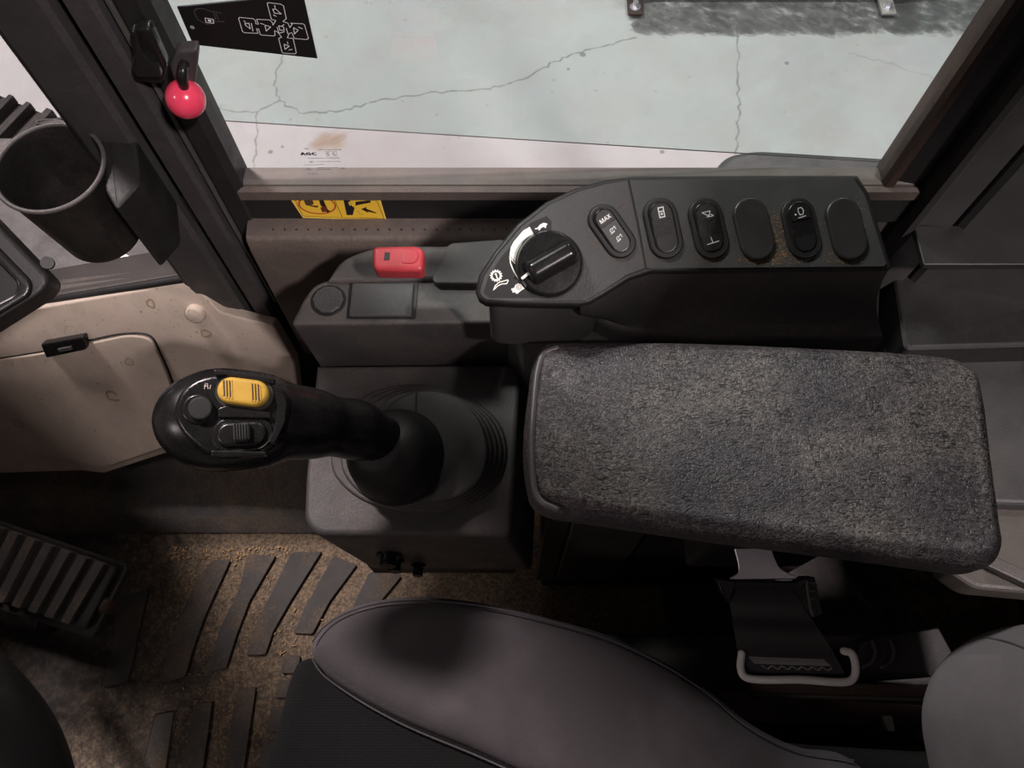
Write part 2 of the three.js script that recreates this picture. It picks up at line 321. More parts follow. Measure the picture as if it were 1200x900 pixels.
// flat print: a thin sheet with its outline on a frame, drawn by draw(ctx, P) where P maps photograph points to the canvas
function print(name, F, outline, draw, parent, o = {}) {
  const p = F.poly(outline), xs = p.map((q) => q[0]), ys = p.map((q) => q[1]), x0 = Math.min(...xs), x1 = Math.max(...xs), y0 = Math.min(...ys), y1 = Math.max(...ys);
  const sc = (o.size || 512) / Math.max(x1 - x0, y1 - y0), C = document.createElement('canvas'); C.width = Math.max(8, Math.round((x1 - x0) * sc)); C.height = Math.max(8, Math.round((y1 - y0) * sc));
  const g = C.getContext('2d');
  const P = (a, b) => { const [u, v] = F.p(a, b); return [(u - x0) * sc, (y1 - v) * sc]; };
  const poly = (l, close) => { g.beginPath(); l.forEach(([a, b], i) => g[i ? 'lineTo' : 'moveTo'](...P(a, b))); if (close) g.closePath(); };
  draw(g, P, poly, C);
  const t = new THREE.CanvasTexture(C); t.colorSpace = THREE.SRGBColorSpace;
  const geo = o.clear ? new THREE.ShapeGeometry(shapeOf(p)) : slab(o.round ? roundPoly(p, o.round) : p, o.thick || 0.0004);
  if (o.clear) geo.translate(0, 0, 0.0003); else geo.translate(0, 0, o.thick || 0.0004);
  const q = geo.attributes.position, uv = new Float32Array(q.count * 2);
  for (let i = 0; i < q.count; i++) { uv[2 * i] = (q.getX(i) - x0) / (x1 - x0); uv[2 * i + 1] = (q.getY(i) - y0) / (y1 - y0); }
  geo.setAttribute('uv', new THREE.BufferAttribute(uv, 2));
  const m = new THREE.MeshStandardMaterial({ map: t, roughness: o.rough ?? 0.6, transparent: !!o.clear }); m.name = name;
  return part(name, F.geo(geo), m, parent, o.label, true);
}

// ================= large structure =================
// workshop hall
const GY = -1.0;
{
  // concrete with cracks, stains and a joint
  const X0 = -3, X1 = 3, Z0 = -4, Z1 = -1, C = document.createElement('canvas'); C.width = 2048; C.height = 1024; const g = C.getContext('2d');
  g.fillStyle = '#b2b6b7'; g.fillRect(0, 0, 2048, 1024);
  for (let k = 0; k < 5000; k++) { const q = 160 + rnd() * 45; g.fillStyle = `rgba(${q - 2},${q},${q + 1},0.09)`; g.beginPath(); g.ellipse(rnd() * 2048, rnd() * 1024, 6 + rnd() * 50, 4 + rnd() * 30, rnd() * 3, 0, 7); g.fill(); }
  for (let k = 0; k < 900; k++) { g.fillStyle = `rgba(110,100,95,${rnd() * 0.3})`; const s = 1 + rnd() * 3; g.fillRect(rnd() * 2048, rnd() * 1024, s, s); }
  const P = (a, b) => { const q = onY(a, b, GY); return [(q.x - X0) / (X1 - X0) * 2048, (q.z - Z0) / (Z1 - Z0) * 1024]; };
  const crack = (l, w, c) => {
    g.strokeStyle = c; g.lineWidth = w; g.lineCap = 'round';
    for (let i = 0; i + 1 < l.length; i++) { const [ax, ay] = P(...l[i]), [bx_, by] = P(...l[i + 1]), n = Math.ceil(Math.hypot(bx_ - ax, by - ay) / 7); let px = ax, py = ay;
      for (let k = 1; k <= n; k++) { const x = ax + (bx_ - ax) * k / n + (k < n ? (rnd() - 0.5) * 5 : 0), y = ay + (by - ay) * k / n + (k < n ? (rnd() - 0.5) * 5 : 0); g.lineWidth = w * (0.5 + rnd()); g.beginPath(); g.moveTo(px, py); g.lineTo(x, y); g.stroke(); px = x; py = y; } }
  };
  crack([[356, 133], [400, 130], [440, 119], [500, 109], [560, 105], [590, 100], [620, 90], [650, 72], [690, 58], [745, 44]], 1.9, 'rgba(120,125,122,0.75)');
  crack([[356, 133], [338, 125], [328, 118], [302, 131], [275, 131], [250, 124]], 1.8, 'rgba(130,130,126,0.7)');
  crack([[328, 118], [321, 100], [330, 68], [335, 40]], 1.7, 'rgba(130,130,126,0.7)');
  crack([[302, 131], [301, 160], [296, 200], [292, 240]], 1.6, 'rgba(135,128,124,0.8)');
  crack([[990, 60], [1040, 74], [1100, 92]], 1.2, 'rgba(140,145,142,0.6)');
  crack([[864, 30], [865, 90], [866, 140], [862, 182], [860, 215]], 1.9, 'rgba(125,130,127,0.75)');
  for (let k = 0; k < 46; k++) { const [x, y] = P(386 + (rnd() - 0.5) * 32, 166 + (rnd() - 0.5) * 16); g.fillStyle = `rgba(${140 + rnd() * 20},${125 + rnd() * 20},${112},0.12)`; g.beginPath(); g.ellipse(x, y, 5 + rnd() * 12, 2 + rnd() * 4, -0.6, 0, 7); g.fill(); }
  for (const [a, b, r] of [[683, 64, 4], [666, 81, 2], [317, 178, 3], [331, 172, 2], [776, 178, 3], [922, 74, 3]]) { g.fillStyle = 'rgba(105,105,105,0.6)'; g.beginPath(); g.arc(...P(a, b), r, 0, 7); g.fill(); }
  // rack's soft shadow painted in around its foot, mottled with soot
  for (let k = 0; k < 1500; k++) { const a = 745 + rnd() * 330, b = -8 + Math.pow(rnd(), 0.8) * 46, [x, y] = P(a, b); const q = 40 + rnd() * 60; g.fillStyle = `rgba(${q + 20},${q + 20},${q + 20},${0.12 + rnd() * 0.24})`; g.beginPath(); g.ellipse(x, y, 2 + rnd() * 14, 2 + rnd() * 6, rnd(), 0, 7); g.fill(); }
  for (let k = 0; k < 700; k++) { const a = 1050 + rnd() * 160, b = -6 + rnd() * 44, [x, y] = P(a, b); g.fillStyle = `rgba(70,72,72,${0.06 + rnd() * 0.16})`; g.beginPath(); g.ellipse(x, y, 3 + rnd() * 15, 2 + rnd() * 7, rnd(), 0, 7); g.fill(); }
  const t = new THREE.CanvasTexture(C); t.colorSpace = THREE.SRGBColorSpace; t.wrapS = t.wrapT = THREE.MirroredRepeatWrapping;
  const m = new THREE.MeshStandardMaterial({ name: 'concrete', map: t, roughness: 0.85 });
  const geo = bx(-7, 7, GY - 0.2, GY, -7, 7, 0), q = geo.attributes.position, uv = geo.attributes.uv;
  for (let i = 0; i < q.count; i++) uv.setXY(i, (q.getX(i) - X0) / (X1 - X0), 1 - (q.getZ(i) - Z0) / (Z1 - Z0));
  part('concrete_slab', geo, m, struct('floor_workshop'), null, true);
  part('ceiling_sheet', bx(-7, 7, 5, 5.2, -7, 7, 0), M.hall, struct('ceiling_workshop'));
  for (const [n, ...b] of [['wall_north', -7.2, -7, GY, 5, -7, 7], ['wall_south', 7, 7.2, GY, 5, -7, 7], ['wall_east', -7, 7, GY, 5, -7.2, -7], ['wall_west', -7, 7, GY, 5, 7, 7.2]]) part('wall_sheet', bx(...b, 0), M.hall, struct(n));
}
LAMPS.forEach(([x, y, z, sx, sz, I], k) => {
  const o = thing('ceiling_lamp', ['shop ceiling lamp over the front right of the cab', 'shop ceiling lamp over the rear right of the cab', 'shop ceiling lamp over the rear left of the cab', 'shop ceiling lamp over the front left of the cab'][k], 'lamp');
  part('housing', bx(x - sx / 2 - 0.03, x + sx / 2 + 0.03, y + 0.01, y + 0.09, z - sz / 2 - 0.03, z + sz / 2 + 0.03, 0.01), M.white, o);
  for (const k of [-1, 1]) part('hanger', bx(x + k * sx * 0.4 - 0.01, x + k * sx * 0.4 + 0.01, y + 0.09, 5, z - 0.01, z + 0.01, 0), M.steel, o);
  part('diffuser', bx(x - sx / 2, x + sx / 2, y, y + 0.01, z - sz / 2, z + sz / 2, 0), new THREE.MeshStandardMaterial({ name: 'lamp diffuser', color: 0xffffff, emissive: LAMP_COLOR, emissiveIntensity: 6 }), o);
  const l = new THREE.RectAreaLight(LAMP_COLOR, I, sx, sz); l.position.set(x, y - 0.01, z); l.lookAt(x, y - 1, z); l.castShadow = true; scene.add(l);
  settle(o);
});

// cab shell
{
  const ZR = -0.52;
  const wr = struct('wall_right');
  part('wall_panel', [bx(-1.0, 0.85, -0.3, 0.3, ZR - 0.05, -0.505, 0.004), bx(-0.36, 0.85, 0.3, 0.555, ZR - 0.05, -0.505, 0.004)], M.shell, wr);
  const fl = struct('floor');
  part('floor_plate', bx(-1.0, 0.85, -0.12, -0.012, -0.57, 0.8, 0), M.deep, fl);
  const ce = struct('ceiling'); // roof with an added unseen opening, sized to shape the lamp light
  const addedHatch = [-0.1, 0.64, 0.0, 0.41];
  part('roof_sheet', [bx(-1.0, addedHatch[0], 1.75, 1.82, -0.57, 0.8, 0), bx(addedHatch[1], 0.85, 1.75, 1.82, -0.57, 0.8, 0), bx(addedHatch[0], addedHatch[1], 1.75, 1.82, -0.57, addedHatch[2], 0), bx(addedHatch[0], addedHatch[1], 1.75, 1.82, addedHatch[3], 0.8, 0)], M.shell, ce);
  part('wall_panel', [bx(0.8, 0.85, -0.1, 0.95, -0.57, 0.8, 0), bx(0.8, 0.85, 0.95, 1.75, -0.57, -0.45, 0), bx(0.8, 0.85, 0.95, 1.75, 0.68, 0.8, 0)], M.shell, struct('wall_rear'));
  part('wall_panel', [bx(-1.0, 0.85, -0.1, 0.5, 0.75, 0.8, 0), bx(0.05, 0.14, 0.5, 1.75, 0.75, 0.8, 0), bx(-1.0, -0.9, 0.5, 1.75, 0.75, 0.8, 0)], M.shell, struct('wall_left'));
  part('wall_panel', [bx(-1.0, -0.95, -0.1, 0.6, -0.57, 0.8, 0), bx(-1.0, -0.95, 0.6, 1.75, -0.57, -0.5, 0)], M.shell, struct('wall_front'));
}
// right window: sash, panes, sill
const GZ = -0.515, GLX0 = -0.275, GLX1 = 0.38;
{
  const w = struct('window_1');
  part('pane', bx(GLX0 - 0.005, GLX1 + 0.01, 0.612, 1.72, GZ - 0.002, GZ + 0.002, 0), M.glass, w);
  part('sash_rail', [alongX([[GZ - 0.012, 0.6], [GZ - 0.012, 0.616], [GZ + 0.004, 0.617], [GZ + 0.009, 0.615], [GZ + 0.009, 0.6]], -0.29, 0.42, 0.0008)], M.alu, w);
  part('gasket', alongX([[GZ + 0.0085, 0.6], [GZ + 0.0085, 0.6135], [GZ + 0.0125, 0.6145], [GZ + 0.017, 0.613], [GZ + 0.017, 0.6]], -0.29, 0.42, 0.0008), M.sill, w);
  const w2 = struct('window_2'); // tinted sheet behind the clear pane, its lower edge slanting
  const F = wallFrame(-0.535);
  const a = F.p(255, 141), b = F.p(1050, 191);
  const e = (b[1] - a[1]) / (b[0] - a[0]);
  const lo = (x) => a[1] + e * (x - a[0]);
  part('pane', F.geo(new THREE.ShapeGeometry(shapeOf([[-0.35, lo(-0.35)], [0.45, lo(0.45)], [0.45, 1.72], [-0.35, 1.72]]))), M.tint, w2);
  part('pane_edge', tube([V(-0.35, lo(-0.35), -0.535), V(0.05, lo(0.05), -0.535), V(0.45, lo(0.45), -0.535)], 0.0006, 8, 6), M.alu, w2);
  // print etched on the clear pane
  const FP = wallFrame(GZ + 0.0022);
  print('glass_stamp', FP, [[345, 170], [410, 170], [412, 206], [348, 206]], (g, P) => {
    g.fillStyle = '#161616'; g.textBaseline = 'middle'; const [x, y] = P(352, 180), s = P(371, 180)[0] - x;
    g.font = `bold ${s * 0.42}px sans-serif`; g.save(); g.translate(x, y); g.scale(s / g.measureText('AGC').width, 0.8); g.fillText('AGC', 0, 0); g.strokeStyle = '#161616'; g.lineWidth = s * 0.03; g.strokeText('AGC', 0, 0); g.restore();
    g.strokeStyle = g.fillStyle = 'rgba(40,40,40,0.85)'; g.lineWidth = 2;
    const [bx0, by0] = P(381, 177), [bx1, by1] = P(396, 184); g.strokeRect(bx0, by0, bx1 - bx0, by1 - by0); g.font = `${(by1 - by0) * 0.8}px sans-serif`; g.fillText('E 6', bx0 + 5, (by0 + by1) / 2);
    for (const [a, b, c] of [[373, 175, 400], [361, 185, 398], [371, 189, 399], [356, 193, 372], [373, 192.5, 380], [372, 196, 396], [372, 198, 388], [361, 203.5, 372]]) { const [q, r] = P(a, b), t = P(c, b)[0]; for (let k = q; k < t; k += 9) { g.fillRect(k, r - 3, 4 + rnd() * 4, 6); } }
    for (const [a, b] of [[359, 174], [365, 189.5], [362, 198], [402, 197]]) { const [q, r] = P(a, b); g.beginPath(); g.ellipse(q, r, 22, 9, 0, 0, 7); g.stroke(); g.fillRect(q - 10, r - 3, 18, 6); }
  }, w, { clear: true, size: 512 });
  // sill
  const s = struct('trim_1');
  part('sill_rail', alongX([[-0.53, 0.56], [-0.53, 0.604], [-0.5005, 0.604], [-0.5, 0.602], [-0.5, 0.56]], -0.36, 0.45, 0.0015), M.black, s);
  const cover = alongX([[-0.505, 0.3], [-0.505, 0.566], [-0.49, 0.566], [-0.479, 0.564], [-0.4745, 0.559], [-0.472, 0.54], [-0.468, 0.3]], -0.285, 0.33, 0.001);
  part('sill_cover', creased(cover, 0.7), M.sill, s);
  const dots = []; for (let i = 0; i < 46; i++) for (let j = 0; j < 2; j++) dots.push(place(cyl(0.0013, 0.0013, 0.0006, 6), V(-0.262 + i * 0.0125 + j * 0.006, 0.5655, -0.495 + j * 0.009), V(0, 1, 0.05)));
  part('perforation', dots, M.deep, s);
  s.children[s.children.length - 1].userData.kind = 'stuff';
}
// front right pillar
{
  const p = struct('pillar_1');
  part('pillar_panel', creased(alongY([[-0.4, -0.54], [-0.4, -0.497], [-0.395, -0.494], [-0.352, -0.49], [-0.346, -0.493], [-0.344, -0.505], [-0.344, -0.54]], 0.33, 1.74, 0.002), 0.5), M.trim, p);
  part('pillar_channel', alongY([[-0.344, -0.545], [-0.344, -0.512], [-0.333, -0.512], [-0.333, -0.545]], 0.28, 1.74), M.black, p);
  part('pillar_trim', creased(alongY([[-0.333, -0.54], [-0.333, -0.492], [-0.331, -0.488], [-0.312, -0.486], [-0.308, -0.49], [-0.306, -0.498], [-0.306, -0.54]], 0.28, 1.74, 0.002), 0.5), M.trim, p);
  part('pillar_frame', alongY([[-0.306, -0.53], [-0.306, -0.5], [-0.298, -0.497], [-0.282, -0.497], [-0.275, -0.504], [-0.275, -0.53]], 0.28, 1.74, 0.0015), M.black, p);
  part('pillar_seal', tube([V(-0.402, 0.42, -0.505), V(-0.402, 1.0, -0.505), V(-0.402, 1.74, -0.505)], 0.006, 8, 8), M.black, p);
  part('pillar_edge', bx(-0.3035, -0.3, 0.4, 1.74, -0.4975, -0.493, 0.0008), M.console, p);
}
// rear right pillar
{
  const p = struct('pillar_2');
  part('pillar_seal', creased(alongY([[0.378, -0.53], [0.378, -0.508], [0.382, -0.503], [0.39, -0.503], [0.393, -0.51], [0.393, -0.53]], 0.6, 1.74, 0.001), 0.5), M.rust, p);
  part('pillar_channel', alongY([[0.393, -0.54], [0.393, -0.51], [0.42, -0.505], [0.42, -0.54]], 0.1, 1.74), M.black, p);
  part('pillar_trim', creased(alongY([[0.42, -0.54], [0.42, -0.494], [0.424, -0.486], [0.43, -0.484], [0.437, -0.49], [0.47, -0.488], [0.474, -0.494], [0.474, -0.54]], 0.1, 1.74, 0.002), 0.45), M.trim, p);
  part('pillar_panel', creased(alongY([[0.477, -0.54], [0.477, -0.489], [0.482, -0.484], [0.56, -0.47], [0.62, -0.455], [0.62, -0.54]], 0.1, 1.74, 0.002), 0.45), M.trim, p);
}
// added unseen corner pillar beyond the quarter window, shading floor and beige panel
{
  const p = struct('added_pillar_3');
  part('pillar_panel', alongY([[-1.0, -0.57], [-1.0, -0.49], [-0.78, -0.49], [-0.76, -0.5], [-0.76, -0.57]], 0.3, 1.75, 0.004), M.trim, p);
}
// front quarter window
{
  const w = struct('window_3');
  const F = wallFrame(-0.51), a = F.p(225, 323), b = F.p(60, 350), e = (b[1] - a[1]) / (b[0] - a[0]), y = (x) => a[1] + e * (x - a[0]);
  part('pane', F.geo(slab([[-0.402, y(-0.402)], [-0.402, 1.7], [-0.95, 1.7], [-0.95, y(-0.95)]], 0.004)), M.glass, w);
  part('gasket', tube([V(-0.39, y(-0.39) + 0.002, -0.506), V(-0.66, y(-0.66) + 0.002, -0.506), V(-0.95, y(-0.95) + 0.002, -0.506)], 0.0055, 20, 8), M.black, w);
  part('lower_wall', F.geo(slab([[-0.36, 0.25], [-0.36, y(-0.36) - 0.004], [-0.95, y(-0.95) - 0.004], [-0.95, 0.25]], 0.05)), M.shell, w);
}
// outside, beyond the windows
{
  const o = thing('body_cover', 'grey rounded machine body cover seen through the window behind the switch panel', 'cover');
  const F = flatFrame(0.4), p = F.poly([[836, 200], [850, 180], [884, 173], [1100, 186], [1250, 196], [1260, 212], [832, 212]]);
  part('top_panel', creased(F.geo(slab(roundPoly(p, 0.02), 0.5, 0.012, [], 6)), 0.7), M.machine, o);
  settle(o);
  const r = thing('steel_rack', 'black steel rack standing bolted on the concrete floor outside the window', 'rack');
  const c0 = onY(728, 10, GY), c1 = onY(1068, 6, GY), zf = -2.72;
  part('base_rail', bx(c0.x + 0.03, c1.x, GY + 0.05, GY + 0.16, zf - 0.1, zf, 0.006), M.deep, r);
  part('cross_rail', bx(c0.x + 0.03, c1.x, GY + 0.05, GY + 0.14, zf - 0.75, zf - 0.65, 0.006), M.deep, r);
  part('deck_plate', bx(c0.x + 0.02, c1.x, GY + 0.16, GY + 0.18, zf - 0.8, zf - 0.01, 0.004), M.deep, r);
  for (const px of [745, 1043]) {
    const c = onY(px, 20, GY + 0.02), f = part('foot_bracket', [bx(c.x - 0.03, c.x + 0.03, GY + 0.012, GY + 0.024, zf - 0.05, zf + 0.09, 0.003), bx(c.x - 0.03, c.x + 0.03, GY + 0.02, GY + 0.1, zf, zf + 0.008, 0.002)], px < 900 ? M.rust : M.steel, r, px < 900 ? 'rusted bracket' : 'bare metal bracket');
    part('anchor_bolt', [place(cyl(0.012, 0.012, 0.03, 6), V(c.x, GY + 0.035, zf + 0.055), V(0, 1, 0)), place(cyl(0.022, 0.022, 0.004, 16), V(c.x, GY + 0.026, zf + 0.055), V(0, 1, 0))], M.chrome, f);
  }
  for (const x of [c0.x + 0.07, c1.x - 0.04]) part('post', bx(x - 0.03, x + 0.03, GY, GY + 0.9, zf - 0.78, zf - 0.72, 0.003), M.deep, r);
  settle(r);
  const d = thing('deck_plate', 'scuffed grey steel deck plate below the front quarter window', 'plate');
  part('plate', bx(-1.6, -0.53, 0.17, 0.2, -0.94, -0.58, 0.006), plastic('scuffed deck paint', 0x454343, { amount: 0.3, dust: 0x9b9896, rough: 0.9, metres: 0.3 }), d);
  part('side_skirt', bx(-1.6, -0.55, -0.05, 0.17, -0.94, -0.92, 0.004), M.deep, d);
  for (const [x, z] of [[-0.62, -0.68], [-0.9, -0.9], [-0.75, -0.62]]) part('bolt', place(cyl(0.011, 0.012, 0.012, 6), V(x, 0.205, z), V(0, 1, 0)), M.steel, d);
  settle(d);
  const t = thing('crawler_track', 'dark crawler track with toothed shoes outside the front quarter window', 'track');
  part('track_frame', bx(-1.2, 0.4, -0.44, 0.3, -0.24, 0.24, 0.04), M.deep, t);
  for (let k = 0; k < 8; k++) { const x = -1.1 + k * 0.19; const s = part('track_shoe', bx(x, x + 0.175, 0.3, 0.325, -0.3, 0.3, 0.006), M.deep, t); part('grouser', [bx(x + 0.02, x + 0.04, 0.325, 0.36, -0.3, 0.3, 0.003), bx(x + 0.085, x + 0.1, 0.325, 0.35, -0.3, 0.3, 0.003), bx(x + 0.14, x + 0.155, 0.325, 0.35, -0.3, 0.3, 0.003)], M.deep, s); }
  t.position.set(-1.33, -0.56, -1.147); t.rotation.y = -0.445;
}

// ================= things =================
// beige storage panel under the quarter window
const A0 = V(-0.39, 0.425, -0.497), BF = new Frame(A0, V(-0.22, -0.036, 0).negate(), V(0, 0.28, -0.15));
{
  const o = thing('storage_panel', 'beige plastic side panel with a lid below the front quarter window', 'panel');
  part('panel_face', creased(BF.geo(slab(roundPoly(BF.poly([[-160, 392], [60, 358], [224, 329], [258, 366], [320, 382], [345, 425], [356, 505], [352, 515], [196, 531], [122, 555], [95, 552], [-160, 560]]), 0.004), 0.02, 0.003)), 0.6), M.beige, o);
  const F2 = BF.up(0.004), lidPts = [[-150, 444], [45, 415], [150, 393], [176, 396], [186, 415], [197, 440], [206, 470], [196, 524], [122, 549], [95, 543], [-150, 430 + 60]];
  const lid = part('lid', creased(F2.geo(slab(roundPoly(F2.poly(lidPts), [0.01, 0.01, 0.012, 0.02, 0.02, 0.012, 0.012, 0.012, 0.02, 0.02, 0.01]), 0.0045, 0.0025)), 0.6), M.beige, o);
  const gap = BF.poly(lidPts.slice(0, 8).map(([a, b], i) => [a + (i > 3 ? 2 : 0), b - (i < 4 ? 2 : 0)]), 0.001);
  part('lid_groove', tube(gap.map(([u, v]) => BF.at(u, v, 0.0004)), 0.0016, 120, 6), M.deep, o);
  const la = BF.poly([[48, 403], [98, 394], [102, 409], [55, 419]], 0.01);
  const h = part('latch', creased(BF.geo(slab(roundPoly(la, 0.003), 0.012, 0.002)).translate(BF.n.x * 0.012, BF.n.y * 0.012, BF.n.z * 0.012), 0.6), M.gloss, o, 'black latch');
  part('latch_lip', BF.geo(slab(roundPoly(BF.poly([[68, 408], [84, 405], [86, 409], [70, 412]], 0.012), 0.001), 0.003, 0.001)).translate(BF.n.x * 0.0145, BF.n.y * 0.0145, BF.n.z * 0.0145), M.console, h);
  const b = BF.p(229, 368, 0.004), bp = BF.at(b[0], b[1], 0.004);
  part('cap_button', place(lathe([[0, 0.006], [0.009, 0.0055], [0.0118, 0.0035], [0.0125, 0], [0.0125, -0.004]], 28), bp, BF.n), M.beige, o);
  settle(o);
}
// floor mat
{
  const o = thing('floor_mat', 'ribbed rubber cab floor mat covered in brown dirt', 'mat');
  // cross-section: flat, then rising to the side wall
  const prof = [[0.75, -0.012], [0.75, 0], [-0.262, 0], [-0.272, 0.002], [-0.284, 0.012], [-0.305, 0.04], [-0.318, 0.048], [-0.35, 0.062], [-0.4, 0.11], [-0.42, 0.14], [-0.43, 0.13], [-0.35, 0.04], [-0.29, -0.01]];
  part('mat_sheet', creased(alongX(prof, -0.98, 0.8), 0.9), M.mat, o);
  part('mat_lip', creased(alongX([[-0.286, 0.016], [-0.306, 0.0425], [-0.319, 0.0505], [-0.351, 0.0645], [-0.401, 0.113], [-0.42, 0.135], [-0.42, 0.12], [-0.35, 0.05], [-0.3, 0.02]], -0.979, 0.0, 0.001), 0.9), M.rib, o);
  const F = flatFrame(0.0055);
  const ribs = [
    [[249, 656], [270, 656], [240, 722], [228, 755], [217, 793], [185, 802], [205, 735], [230, 680]],
    [[290, 649], [323, 651], [292, 705], [277, 745], [265, 783], [242, 788], [258, 735], [280, 690]],
    [[341, 647], [377, 646], [340, 705], [320, 740], [311, 767], [288, 768], [300, 730], [330, 670]],
    [[391, 651], [418, 662], [386, 705], [366, 743], [343, 742], [357, 712]],
    [[432, 672], [452, 660], [470, 676], [440, 712], [418, 740], [398, 742]],
    [[181, 838], [204, 833], [194, 900], [186, 980], [156, 980], [167, 900]],
    [[228, 825], [249, 822], [238, 900], [230, 980], [203, 980], [213, 900]],
    [[277, 808], [300, 805], [286, 900], [276, 980], [250, 980], [261, 900]],
    [[331, 768], [352, 768], [349, 789], [329, 789]], [[325, 797], [347, 797], [342, 818], [322, 818]], [[318, 828], [340, 826], [334, 858], [312, 858]], [[308, 868], [332, 868], [326, 900], [303, 900]],
    [[130, 700], [175, 690], [160, 750], [150, 800], [120, 806], [135, 740]],
  ];
  ribs.forEach((r) => part('rib', F.geo(slab(roundPoly(F.poly(r), 0.004), 0.0055, 0.0012)), M.rib, o));
  const q = new Frame(V(0, 0.06, -0.35), V(1, 0, 0), V(0, 0.048, -0.05));
  part('rib', q.geo(slab(roundPoly(q.poly([[300, 578], [318, 567], [356, 530], [372, 540], [330, 580]]), 0.003), 0.006, 0.001)), M.rib, o);
  const st = []; // crumbs of straw and grit
  for (let k = 0; k < 520; k++) {
    const a = 200 + rnd() * 170 * (0.4 + rnd()), b = 640 + rnd() * 250, w = rnd() < 0.35 ? [200 + rnd() * 150, 640 + rnd() * 16] : [a, b], c = onY(w[0], w[1], 0.002), l = 0.001 + rnd() * rnd() * rnd() * 0.012, th = 0.0006 + rnd() * 0.0009;
    const g = new THREE.BoxGeometry(l, th, th); g.rotateY(rnd() * 3.14); g.translate(c.x, c.y + 0.0006, c.z); st.push(g);
  }
  const crumbs = new THREE.Mesh(join(st), new THREE.MeshStandardMaterial({ name: 'straw', color: 0xc4a071, roughness: 1 }));
  crumbs.name = 'straw_crumbs'; crumbs.userData = { kind: 'stuff', label: 'scattered straw crumbs and grit on the floor mat', category: 'crumbs' }; scene.add(crumbs);
  settle(o);
}
// pedal
{
  const o = thing('foot_pedal', 'ribbed black rubber foot pedal over the dirty floor mat', 'pedal');
  const F = new Frame(onY(60, 650, 0.15), V(0.93, -0.06, 0.36), V(0.36, 0.12, -0.93));
  const P = F.poly([[-70, 585], [0, 616], [138, 664], [100, 738], [0, 704], [-110, 660]]);
  part('tread_plate', F.geo(slab(roundPoly(P, 0.006), 0.014, 0.003)), M.rubber, o);
  for (let k = 0; k < 9; k++) {
    const t0 = (k + 0.25) / 7.0 - 0.35, t1 = t0 + 0.075, L = (a, b, t) => [a[0] + (b[0] - a[0]) * t, a[1] + (b[1] - a[1]) * t], T = [[0, 618], [140, 667]], B = [[-36, 694], [98, 737]];
    part('tread_rib', F.geo(slab(roundPoly(F.poly([L(...T, t0), L(...T, t1), L(...B, t1), L(...B, t0)]), 0.0018), 0.013, 0.0013)).translate(0, 0.011, 0), M.rib, o);
  }
  part('pedal_frame', F.geo(slab(roundPoly(F.poly([[-75, 580], [0, 610], [146, 660], [142, 672], [104, 748], [0, 716], [-115, 672]]), 0.008), 0.012, 0.003)).translate(0, -0.012, 0), M.deep, o);
  const c = onY(122, 709, 0.12);
  part('bumper', [place(new THREE.SphereGeometry(0.0155, 20, 14), c, V(0, 1, 0)), place(cyl(0.009, 0.009, 0.05, 14), c.clone().add(V(-0.02, -0.01, 0)), V(1, 0.3, 0))], M.rust, o);
  const b = F.poly([[60, 690]])[0], bp = F.at(b[0], b[1], 0);
  part('pedal_arm', tube([bp.clone().add(V(0, -0.02, 0)), bp.clone().add(V(-0.04, -0.08, 0)), V(bp.x - 0.08, 0.0, bp.z + 0.04)], 0.012, 20, 10), M.deep, o);
  settle(o);
}
// lever in the corner
{
  const o = thing('travel_lever', 'black rubber covered travel lever curving up beside the pedal', 'lever');
  const pts = [onY(-60, 770, 0.55), onY(-14, 815, 0.55), onY(28, 872, 0.53), onY(52, 950, 0.5), onY(60, 1040, 0.44)];
  part('grip', tube(pts, 0.028, 40, 20), M.rubber, o);
  part('shaft', tube([pts[4], V(pts[4].x - 0.03, 0.2, pts[4].z), V(pts[4].x - 0.06, 0.0, pts[4].z)], 0.012, 20, 10), M.deep, o);
  settle(o);
}
// monitor
{
  const o = thing('monitor', 'black monitor housing with a stepped bezel beside the cup holder', 'monitor');
  const F = new Frame(onY(20, 320, 0.74), V(0.9, -0.37, 0), V(0, 0.4, -0.85));
  const out = F.poly([[-190, 90], [-40, 222], [60, 326], [52, 342], [-40, 400], [-150, 462], [-300, 300]]);
  part('housing', creased(F.geo(slab(roundPoly(out, 0.008), 0.05, 0.004)), 0.6), M.black, o);
  const rim = F.up(0.004), a = rim.poly([[-180, 120], [-38, 252], [38, 330], [36, 346], [-40, 392], [-140, 440], [-270, 290]]), b = rim.poly([[-175, 145], [-38, 272], [20, 332], [17, 344], [-40, 374], [-130, 414], [-240, 290]]);
  part('bezel', creased(rim.geo(slab(roundPoly(a, 0.008), 0.008, 0.003, [roundPoly(b, 0.006)])), 0.6), M.gloss, o);
  part('screen', F.geo(slab(b, 0.004)).translate(F.n.x * 0.001, F.n.y * 0.001, F.n.z * 0.001), new THREE.MeshStandardMaterial({ name: 'screen off', color: 0x0d0f10, roughness: 0.35 }), o);
  const c = F.poly([[52, 306]])[0];
  part('screw', place(cyl(0.005, 0.005, 0.006, 12), F.at(c[0], c[1], -0.012), F.n), M.trim, o);
  part('bracket', tube([F.at(-0.09, 0, -0.05), F.at(-0.1, 0, -0.1), V(-0.75, 0.62, -0.3), V(-0.94, 0.6, -0.3)], 0.012, 20, 10), M.deep, o);
  settle(o);
}
